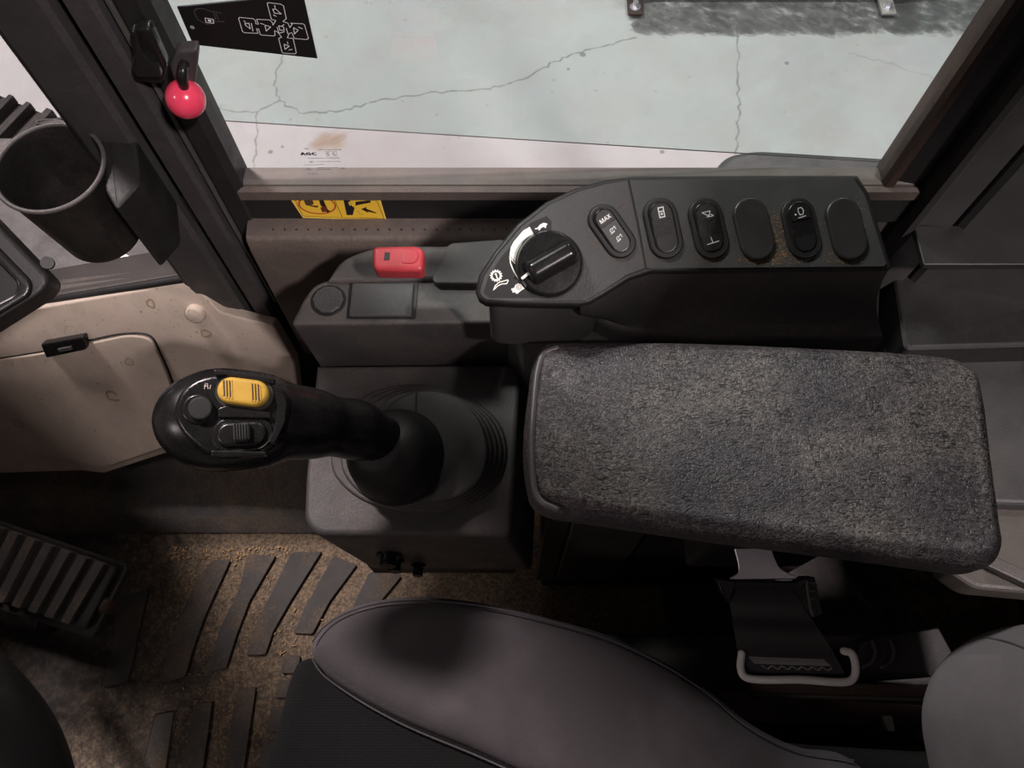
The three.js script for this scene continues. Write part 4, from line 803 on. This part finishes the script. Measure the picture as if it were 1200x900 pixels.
// joystick pedestal with its ringed boot
{
  const o = thing('joystick_pedestal', 'dusty black joystick pedestal box with stepped rubber boot rings', 'pedestal');
  const Y = 0.525, F = flatFrame(Y);
  const top = F.poly([[371, 428], [611, 426], [600, 629], [372, 628], [356, 612], [358, 560]]);
  const body = slab(roundPoly(top, [0, 0, 0.009, 0.012, 0.012, 0]), 0.17, 0.006, [], 5), q = body.attributes.position;
  for (let i = 0; i < q.count; i++) { const w = -q.getZ(i); if (w > 0.02) { q.setX(i, q.getX(i) + (w - 0.02) * 0.16); q.setY(i, q.getY(i) + Math.max(0, -0.17 - q.getY(i) > -0.1 ? (w - 0.02) * 0.05 : 0)); } }
  part('box_cover', creased(F.geo(body), 0.6), M.console, o);
  const c0 = top.map((p) => p), skirt = F.poly([[372, 445], [606, 445], [600, 630], [376, 630]]);
  part('lower_box', creased(F.geo(slab(skirt.map(([x, y]) => [x * 0.93 + 0.004, y]), 0.16, 0.003)).translate(0, -0.05, -0.004), 0.5), M.deep, o);
  for (const [a, b, s] of [[455, 657, 0.009], [463, 664, 0.007], [490, 669, 0.006]]) {
    const c = onZ(a, b, -0.157), g = [place(cyl(s, s, 0.012, 6), c, V(0, 0.1, 1)), place(cyl(s * 1.4, s * 1.4, 0.003, 20), c.clone().add(V(0, 0, -0.005)), V(0, 0.1, 1))];
    part('bolt', g, M.gloss, o);
  }
  // boot: stacked rounded rings, each a little smaller
  const boot = new THREE.Group(); boot.name = 'boot'; o.add(boot);
  const L0 = [[388, 545], [398, 496], [430, 462], [485, 449], [540, 462], [582, 490], [594, 530], [580, 570], [545, 592], [490, 600], [440, 592], [405, 572]];
  const L1 = [[440, 540], [446, 500], [470, 468], [505, 458], [540, 470], [562, 497], [568, 535], [556, 565], [530, 582], [495, 586], [465, 578], [446, 562]];
  for (let k = 0; k < 5; k++) {
    const t = k / 4.6, y = Y + 0.004 + k * 0.006, R = flatFrame(y), p = R.poly(L0.map(([a, b], i) => [a + (L1[i][0] - a) * t, b + (L1[i][1] - b) * t]));
    part('boot_ring', creased(R.geo(slab(smoothPoly(p, 90), 0.0075, 0.0028, [], 4)), 0.7), M.console, boot);
  }
  const R = flatFrame(Y + 0.0305), s0 = R.p(488, 458), s1 = R.p(486, 585);
  part('seam', R.geo(slab([[s0[0], s0[1]], [s0[0] + 0.001, s0[1]], [s1[0] + 0.001, s1[1]], [s1[0], s1[1]]], 0.0022)), M.deep, boot);
  settle(o);
}
// joystick
{
  const o = thing('joystick', 'glossy black joystick leaning forward with a yellow rocker on its head', 'joystick');
  const base = onY(466, 536, 0.557);
  const lean = V(-0.27, 1, 0.1);
  part('collar', place(lathe([[0, -0.006], [0.042, -0.006], [0.0455, -0.004], [0.0465, 0.0], [0.0462, 0.005], [0.0445, 0.0075], [0.0435, 0.012], [0.042, 0.02], [0.0395, 0.028], [0.036, 0.035], [0.031, 0.041], [0.0255, 0.046], [0.02, 0.05], [0, 0.052]], 64), base, lean), M.boot, o);
  const H = onY(262, 492, 0.697), a = onY(462, 520, 0.585), b = onY(415, 503, 0.625), c = onY(362, 496, 0.66), d = onY(318, 493, 0.682);
  const c1 = capsule(a, b, 0.021, 0.0215), c2 = capsule(b, c, 0.0215, 0.0245), c3 = capsule(c, d, 0.0245, 0.031);
  const HF = new Frame(onY(262, 490, 0.7245), V(1, -0.12, -0.05), V(0, 0.22, -1));
  const plate = HF.poly([[204, 487], [208, 464], [224, 447], [250, 438], [290, 441], [322, 450], [337, 463], [336, 490], [326, 512], [308, 526], [276, 534], [248, 534], [226, 520], [211, 504]]);
  const ax = V(1, -0.25, -0.06).normalize(), up = HF.n, az = ax.clone().cross(up).normalize(), uy = az.clone().cross(ax).normalize();
  const f = (x, y, z) => {
    const px = x - H.x, py = y - H.y, pz = z - H.z, u = px * ax.x + py * ax.y + pz * ax.z, v = px * uy.x + py * uy.y + pz * uy.z, w = px * az.x + py * az.y + pz * az.z;
    const k0 = Math.hypot(u / 0.051, v / 0.026, w / 0.0405);
    let s = (k0 - 1) * 0.034;
    s = smin(s, c3(x, y, z), 0.02); s = smin(s, c2(x, y, z), 0.02); s = smin(s, c1(x, y, z), 0.02);
    return s;
  };
  const hand = sdfMesh(f, [H.x - 0.062, 0.56, H.z - 0.06], [a.x + 0.03, H.y + 0.045, H.z + 0.06], 0.0028);
  part('grip', hand, M.gloss, o);
  part('button_plate', creased(HF.geo(slab(smoothPoly(plate, 90), 0.03, 0.004, [], 5)), 0.6), M.gloss, o);
  const frame = (list, w, d, m, name, parent, bev = 0.0008) => part(name, creased(HF.up(w).geo(slab(roundPoly(HF.up(w).poly(list), 0.0015), d, bev, [], 4)), 0.6), m, parent);
  frame([[250, 433], [262, 433], [322, 443], [321, 450], [262, 439], [250, 440]], 0.004, 0.006, M.gloss, 'ridge', o);
  frame([[255, 479], [264, 475], [316, 483], [318, 490], [262, 489], [255, 489]], 0.004, 0.006, M.gloss, 'ridge', o);
  frame([[247, 528], [263, 528], [312, 529], [312, 534], [262, 536], [247, 535]], 0.003, 0.006, M.gloss, 'ridge', o);
  frame([[318, 450], [329, 453], [336, 470], [334, 494], [322, 520], [314, 519], [322, 500], [325, 476]], 0.003, 0.006, M.gloss, 'ridge', o);
  // yellow rocker
  {
    const K = HF.up(0.009), A = K.p(270, 456.5), B = K.p(297.5, 460), r = (() => { const p = K.p(270, 441); return Math.hypot(p[0] - A[0], p[1] - A[1]); })();
    const g = slab(pill(A, B, r, 16), 0.01, 0.003, [], 5);
    const y = part('rocker_button', creased(K.geo(g), 0.7), M.yellow, o, 'yellow rocker button');
    const D = K.up(0.0006);
    part('rocker_seat', HF.up(0.0015).geo(slab(pill(A, B, r + 0.003, 16), 0.002, 0.0008)), M.deep, o);
    for (const x of [260.5, 264, 267.5, 271, 294, 297.5, 301, 304.5]) { const yc = 456 + (x - 270) * 0.125, h = x < 262 || x > 303 ? 8.5 : 11; part('rib', D.geo(slab(D.poly([[x - 0.9, yc - h], [x + 0.9, yc - h], [x + 0.9 + 1, yc + h], [x - 0.9 + 1, yc + h]]), 0.0012, 0.0003)), M.yellow, y); }
    for (const x of [262.3, 265.8, 269.3, 295.8, 299.3, 302.8]) { const yc = 456 + (x - 270) * 0.125, h = 9.5, D2 = K.up(0.0001); part('groove', D2.geo(slab(D2.poly([[x - 0.9, yc - h], [x + 0.9, yc - h], [x + 1.9, yc + h], [x + 0.1, yc + h]]), 0.0006)), M.rust, y); }
  }
  // black thumb wheel
  {
    const K = HF.up(0.005), A = K.p(268, 509), B = K.p(297, 507), r = Math.abs(K.p(268, 494)[1] - A[1]);
    part('wheel_bezel', creased(HF.up(0.002).geo(slab(pill(A, B, r + 0.004, 16), 0.006, 0.002, [pill(A, B, r + 0.0006, 16)], 4)), 0.7), M.gloss, o);
    const g = part('thumb_rocker', creased(K.geo(slab(pill(A, B, r, 16), 0.008, 0.003, [], 5)), 0.7), M.gloss, o), D = K.up(0.003);
    const hub = K.up(0.0035);
    part('hub', creased(hub.geo(slab(roundPoly(hub.poly([[272, 496], [292, 494], [293, 516], [273, 518]]), 0.003), 0.006, 0.0022, [], 4)), 0.6), M.panel, g);
    for (let k = 0; k < 6; k++) { const x = 274 + k * 3.2, E2 = K.up(0.0045); part('rib', E2.geo(slab(E2.poly([[x, 496], [x + 1.3, 496], [x + 2, 515], [x + 0.7, 515]]), 0.0016, 0.0004)), M.black, g); }
  }
  {
    const K = HF.up(0.006), c2_ = K.p(234, 478);
    const b2 = part('round_button', creased(K.geo(slab(circle(c2_, 0.0088, 32), 0.008, 0.0015)), 0.5), M.boot, o);
    part('button_ring', creased(HF.up(0.0018).geo(slab(circle(HF.up(0.0018).p(231, 479), 0.0112, 40), 0.004, 0.0015)), 0.6), M.gloss, b2);
  }
  print('letter_print', HF.up(0.0004), [[236, 446], [252, 446], [252, 462], [236, 462]], (g, P) => { g.strokeStyle = '#bdb6ab'; const L = (l) => { g.lineWidth = P(1, 0)[0] - P(0, 0)[0]; g.beginPath(); l.forEach(([x, y], i) => g[i ? 'lineTo' : 'moveTo'](...P(x, y))); g.stroke(); }; L([[239, 452], [244, 453]]); L([[243, 449], [244, 456]]); L([[247, 451], [246, 456]]); L([[241, 449], [239.5, 456]]); }, o, { clear: true, size: 96 });
  settle(o);
}
// armrest
{
  const o = thing('armrest', 'worn grained black armrest pad above the seat belt buckle', 'armrest');
  const ty = (x) => 0.672 + 0.06 * Math.max(-0.1, x);
  const out = [[616, 560], [613, 520], [619, 460], [625, 425], [637, 405], [660, 402.5], [800, 403], [950, 409], [1080, 417], [1118, 423], [1143, 440], [1151, 470], [1160, 540], [1170, 615], [1173, 640], [1163, 661], [1140, 668], [1105, 664], [1000, 650], [820, 627], [700, 609], [645, 600], [624, 588]];
  const p = smoothPoly(out.map(([a, b]) => { let q = onY(a, b, 0.665); for (let k = 0; k < 4; k++) q = onY(a, b, ty(q.x) - 0.012); return [q.x, q.z]; }), 90);
  const pd = polyDist(p);
  const f = (x, y, z) => { const d = pd(x, z), r = 0.015, T = ty(x) + 0.003 * step(0, 0.05, -d), B = ty(x) - 0.045, a = d + r, b = Math.abs(y - (T + B) / 2) - (T - B) / 2 + r; let s = Math.min(Math.max(a, b), 0) + Math.hypot(Math.max(a, 0), Math.max(b, 0)) - r; return s - 0.0012 * Math.exp(-(((d + 0.011) / 0.0035) ** 2)) * step(-0.02, 0, y - T + 0.01); };
  const xs = p.map((q) => q[0]), zs = p.map((q) => q[1]);
  part('cushion', sdfMesh(f, [Math.min(...xs) - 0.01, 0.61, Math.min(...zs) - 0.01], [Math.max(...xs) + 0.01, 0.72, Math.max(...zs) + 0.01], 0.0032), M.leather, o);
  const welt = [[652, 597], [636, 589], [628, 578], [624, 556], [623, 520], [626, 470], [631, 430], [638, 414], [652, 408]].map(([a, b]) => { let q = onY(a, b, 0.672); for (let k = 0; k < 3; k++) q = onY(a, b, ty(q.x) - 0.001); return q; });
  part('edge_welt', tube(welt, 0.0028, 60, 12), M.welt, o);
  part('support_arm', bx(0.12, 0.3, 0.605, 0.64, -0.26, -0.18, 0.006), M.deep, o);
  settle(o);
}
// seat
{
  const o = thing('operator_seat', 'grey suede and black mesh operator seat in the lower part of the cab', 'seat');
  const bolPx = [[362, 762], [370, 742], [395, 718], [440, 702], [500, 698], [570, 706], [640, 722], [710, 742], [775, 772], [830, 806], [880, 846], [930, 872], [1000, 886], [1060, 960], [900, 1000], [760, 960], [640, 918], [560, 882], [470, 845], [410, 812], [376, 786]];
  const bol = smoothPoly(xz(bolPx, 0.445), 120);
  const insPx = [[352, 772], [420, 790], [560, 860], [700, 920], [900, 985], [1080, 900], [1500, 900], [1500, 1700], [200, 1700], [270, 1000], [308, 900], [326, 840]];
  const ins = smoothPoly(xz(insPx, 0.43), 120);
  const mid = (l) => l;
  part('bolster', pad(bol, 0.36, (x, z) => 0.462, 0.03, 0.005), M.suede, o, 'grey suede side bolster');
  part('insert', pad(ins, 0.33, (x, z) => 0.44, 0.02, 0.007), M.mesh, o, 'black mesh seat insert');
  // stitched seam along the bolster's edges
  const seam = (list, y, n) => { const c = new THREE.CatmullRomCurve3(list.map(([a, b]) => onY(a, b, y)), false, 'centripetal'); return part('seam', tube(c.getPoints(n), 0.0009, n * 2, 6), M.suede, o); };
  seam([[366, 752], [376, 738], [398, 722], [440, 708], [500, 704], [570, 711], [640, 727], [710, 748], [775, 778], [828, 812], [874, 850], [928, 877], [1000, 891]], 0.459, 40);
  seam([[366, 772], [376, 788], [410, 814], [470, 848], [560, 886], [640, 922]], 0.447, 30);
  part('rear_cushion', pad(xz([[900, 868], [960, 874], [1062, 880], [1250, 890], [1250, 1000], [900, 1000]], 0.44), 0.34, () => 0.45, 0.02, 0.006), M.mesh, o, 'black seat rear edge');
  // backrest wing, leaning back
  const wing = (x, y, z) => { const Y = y - 0.78, X = x - 0.455 - 0.12 * Y, Z = z - 0.2, r = 0.085; const a = Math.abs(X) - 0.1 + r, b = Math.abs(Y) - 0.27 + r, c = Math.abs(Z) - 0.275 + r; return Math.min(Math.max(a, b, c), 0) + Math.hypot(Math.max(a, 0), Math.max(b, 0), Math.max(c, 0)) - r; };
  part('backrest', sdfMesh(wing, [0.28, 0.47, -0.1], [0.62, 1.09, 0.5], 0.008), M.suedeLit, o, 'grey suede backrest, lightness painted into the colour');
  const onWing = ([a, b]) => { const d = sight(a, b).normalize(), q = cam0.clone(); for (let k = 0; k < 200; k++) { const w = wing(q.x, q.y, q.z); if (w < 0.0004) break; q.addScaledVector(d, w * 0.8); } return q; };
  part('seam', tube([[1057, 850], [1060, 815], [1070, 788], [1090, 765], [1118, 750], [1150, 746], [1180, 752], [1220, 768]].map(onWing).filter((q) => wing(q.x, q.y, q.z) < 0.001), 0.0009, 60, 6), M.suede, o);
  part('seat_pan', bx(-0.1, 0.5, 0.22, 0.36, 0.06, 0.42, 0.02), M.deep, o);
  part('suspension', bx(-0.05, 0.45, 0.0, 0.22, 0.08, 0.4, 0.01), M.deep, o);
  settle(o);
}
// seat belt buckle
{
  const o = thing('seat_belt', 'black seat belt webbing with a chrome tongue and a grey metal loop under the armrest', 'seat belt');
  const F = new Frame(onY(900, 690, 0.5), V(1, 0.07, 0.02), V(0, 0.24, -1));
  const sl = (l, w, d, bev, r = 0.002) => creased(F.up(w).geo(slab(roundPoly(F.up(w).poly(l), r), d, bev, [], 3)), 0.6);
  part('tongue', sl([[858, 630], [902, 634], [907, 652], [913, 665], [922, 671], [934, 675], [934, 679], [856, 680], [855, 677], [866, 671], [865, 660], [861, 646]], 0.006, 0.003, 0.001, 0.003), M.chrome, o, 'shiny chrome tongue');
  const h = part('buckle_frame', sl([[838, 677], [856, 680], [932, 682], [941, 676], [955, 676], [957, 683], [965, 720], [953, 725], [947, 718], [930, 690], [860, 689], [855, 708], [846, 696]], 0.012, 0.016, 0.0015), M.gloss, o);
  for (let k = 0; k < 3; k++) part('grip_rib', sl([[948, 682 + k * 9], [956, 681 + k * 9], [957, 684 + k * 9], [949, 685 + k * 9]], 0.0145, 0.003, 0.001, 0.0005), M.console, h);
  part('edge_strip', sl([[944, 680], [947, 680], [952, 712], [955, 722], [952, 723], [948, 714]], 0.014, 0.003, 0.001, 0.0006), M.alu, h);
  // webbing: a wavy strip, folded over the loop
  const rows = [[[853, 688], [936, 688], 0.006], [[855, 705], [940, 708], 0.009], [[858, 722], [951, 726], 0.003], [[860, 736], [962, 742], 0.006], [[863, 754], [974, 760], 0.002], [[868, 776], [985, 780], 0.003], [[873, 788], [990, 790], -0.004]];
  const cl = new THREE.CatmullRomCurve3(rows.map(([a, , w]) => { const q = F.p(...a, w); return F.at(q[0], q[1], w); })), cr = new THREE.CatmullRomCurve3(rows.map(([, b, w]) => { const q = F.p(...b, w); return F.at(q[0], q[1], w); }));
  const sheet = (t0, t1, s0, s1, lift, n = 40, m = 10) => {
    const p = [], uv = [], ix = [], th = 0.0016;
    for (const L of [lift, lift - th]) for (let i = 0; i <= n; i++) for (let j = 0; j <= m; j++) { const t = t0 + (t1 - t0) * i / n, s = s0 + (s1 - s0) * j / m, q = cl.getPoint(t).lerp(cr.getPoint(t), s).addScaledVector(F.n, L); p.push(q.x, q.y, q.z); uv.push(s * 0.09, t * 0.1); }
    const A = (n + 1) * (m + 1), at = (k, i, j) => k * A + i * (m + 1) + j;
    for (let i = 0; i < n; i++) for (let j = 0; j < m; j++) { ix.push(at(0, i, j), at(0, i + 1, j), at(0, i, j + 1), at(0, i, j + 1), at(0, i + 1, j), at(0, i + 1, j + 1), at(1, i, j), at(1, i, j + 1), at(1, i + 1, j), at(1, i, j + 1), at(1, i + 1, j + 1), at(1, i + 1, j)); }
    for (let i = 0; i < n; i++) for (const j of [0, m]) ix.push(at(0, i, j), at(1, i, j), at(0, i + 1, j), at(0, i + 1, j), at(1, i, j), at(1, i + 1, j));
    const g = new THREE.BufferGeometry(); g.setAttribute('position', new THREE.Float32BufferAttribute(p, 3)); g.setAttribute('uv', new THREE.Float32BufferAttribute(uv, 2)); g.setIndex(ix); g.computeVertexNormals(); return g;
  };
  const wb = part('webbing', sheet(0, 1, 0, 1, 0), M.webbing, o, null, true);
  const at = (t, s, l) => cl.getPoint(t).lerp(cr.getPoint(t), s).addScaledVector(F.n, l);
  const st = []; for (let r = 0; r < 4; r++) st.push(tube(Array.from({ length: 9 }, (_, k) => at(0.78 + r * 0.018, 0.1 + r * 0.012 + k * 0.095, 0.0006)), 0.0007, 24, 5));
  st.push(tube(Array.from({ length: 15 }, (_, k) => at(k % 2 ? 0.925 : 0.87, 0.2 + k * 0.05, 0.0006)), 0.0007, 60, 5));
  part('stitching', st, M.steel, wb);
  const lp = [[869, 766], [868, 784], [873, 793], [940, 796.5], [996, 798], [1002, 791], [1001, 772], [997, 765], [989, 763]].map((a) => { const q = F.p(...a, 0.004); return F.at(q[0], q[1], 0.004); });
  part('loop', tube(lp, 0.0036, 90, 12), M.white, o, 'grey metal loop');
  const a = lp[3];
  settle(o);
}
// seat slide and frame under the belt
{
  const o = thing('seat_rail', 'rusty dark seat slide rail beside the seat cushion', 'rail');
  const F = flatFrame(0.36);
  const b = (l, y, d, m, n, lab) => { const G = flatFrame(y); part(n, creased(G.geo(slab(roundPoly(G.poly(l), 0.003), d, 0.002)), 0.6), m, o, lab); };
  b([[880, 798], [1120, 803], [1130, 818], [880, 812]], 0.4, 0.02, M.rust, 'upper_rail');
  b([[880, 809], [1130, 815], [1130, 823], [880, 817]], 0.385, 0.01, M.alu, 'slide_edge');
  b([[840, 808], [1130, 830], [1130, 856], [860, 846]], 0.36, 0.03, M.rust, 'lower_rail');
  b([[860, 846], [965, 848], [967, 866], [870, 868]], 0.33, 0.04, M.deep, 'slide_block');
  b([[1034, 838], [1046, 838], [1050, 858], [1040, 858]], 0.37, 0.02, M.steel, 'catch');
  b([[1010, 752], [1100, 735], [1130, 790], [990, 800]], 0.37, 0.05, M.deep, 'side_cover');
  for (const x of [1022, 1044]) part('rib', tube([onY(x, 752, 0.375), onY(x + 4, 765, 0.378), onY(x, 776, 0.376), onY(x - 10, 782, 0.374)], 0.0025, 16, 8), M.console, o);
  part('pedestal', bx(0.1, 0.5, 0.0, 0.3, -0.1, 0.02, 0.005), M.deep, o);
  settle(o);
}
// rear right corner: shelf, strap, ledge
{
  const o = thing('rear_shelf', 'dusty grey plastic shelf behind the armrest at the rear right corner', 'shelf');
  const F = flatFrame(0.42);
  part('shelf_top', creased(F.geo(slab(roundPoly(F.poly([[1036, 360], [1420, 360], [1420, 600], [1140, 590], [1040, 500]]), 0.01), 0.3, 0.006)), 0.5), M.trim, o);
  const L = flatFrame(0.4);
  part('lower_ledge', creased(L.geo(slab(roundPoly(L.poly([[1120, 586], [1420, 586], [1420, 712], [1250, 700], [1142, 690], [1110, 668]]), 0.01), 0.04, 0.006)), 0.5), M.grey, o);
  const G = flatFrame(0.46);
  part('raised_block', creased(G.geo(slab(roundPoly(G.poly([[1044, 300], [1420, 300], [1420, 400], [1060, 410]]), 0.01), 0.1, 0.006)), 0.5), M.black, o);
  part('ledge_trim', bx(0.43, 0.8, 0.56, 0.568, -0.49, -0.44, 0.002), M.black, o);
  settle(o);
  const s = thing('strap_bar', 'dark flat bar crossing the grey shelf behind the armrest', 'bar');
  const H = flatFrame(0.432);
  part('bar', creased(H.geo(slab(H.poly([[1150, 640], [1168, 652], [1300, 712], [1300, 730], [1155, 662]]), 0.008, 0.002)), 0.6), M.console, s);
  settle(s);
}
renderer.render(scene, camera);
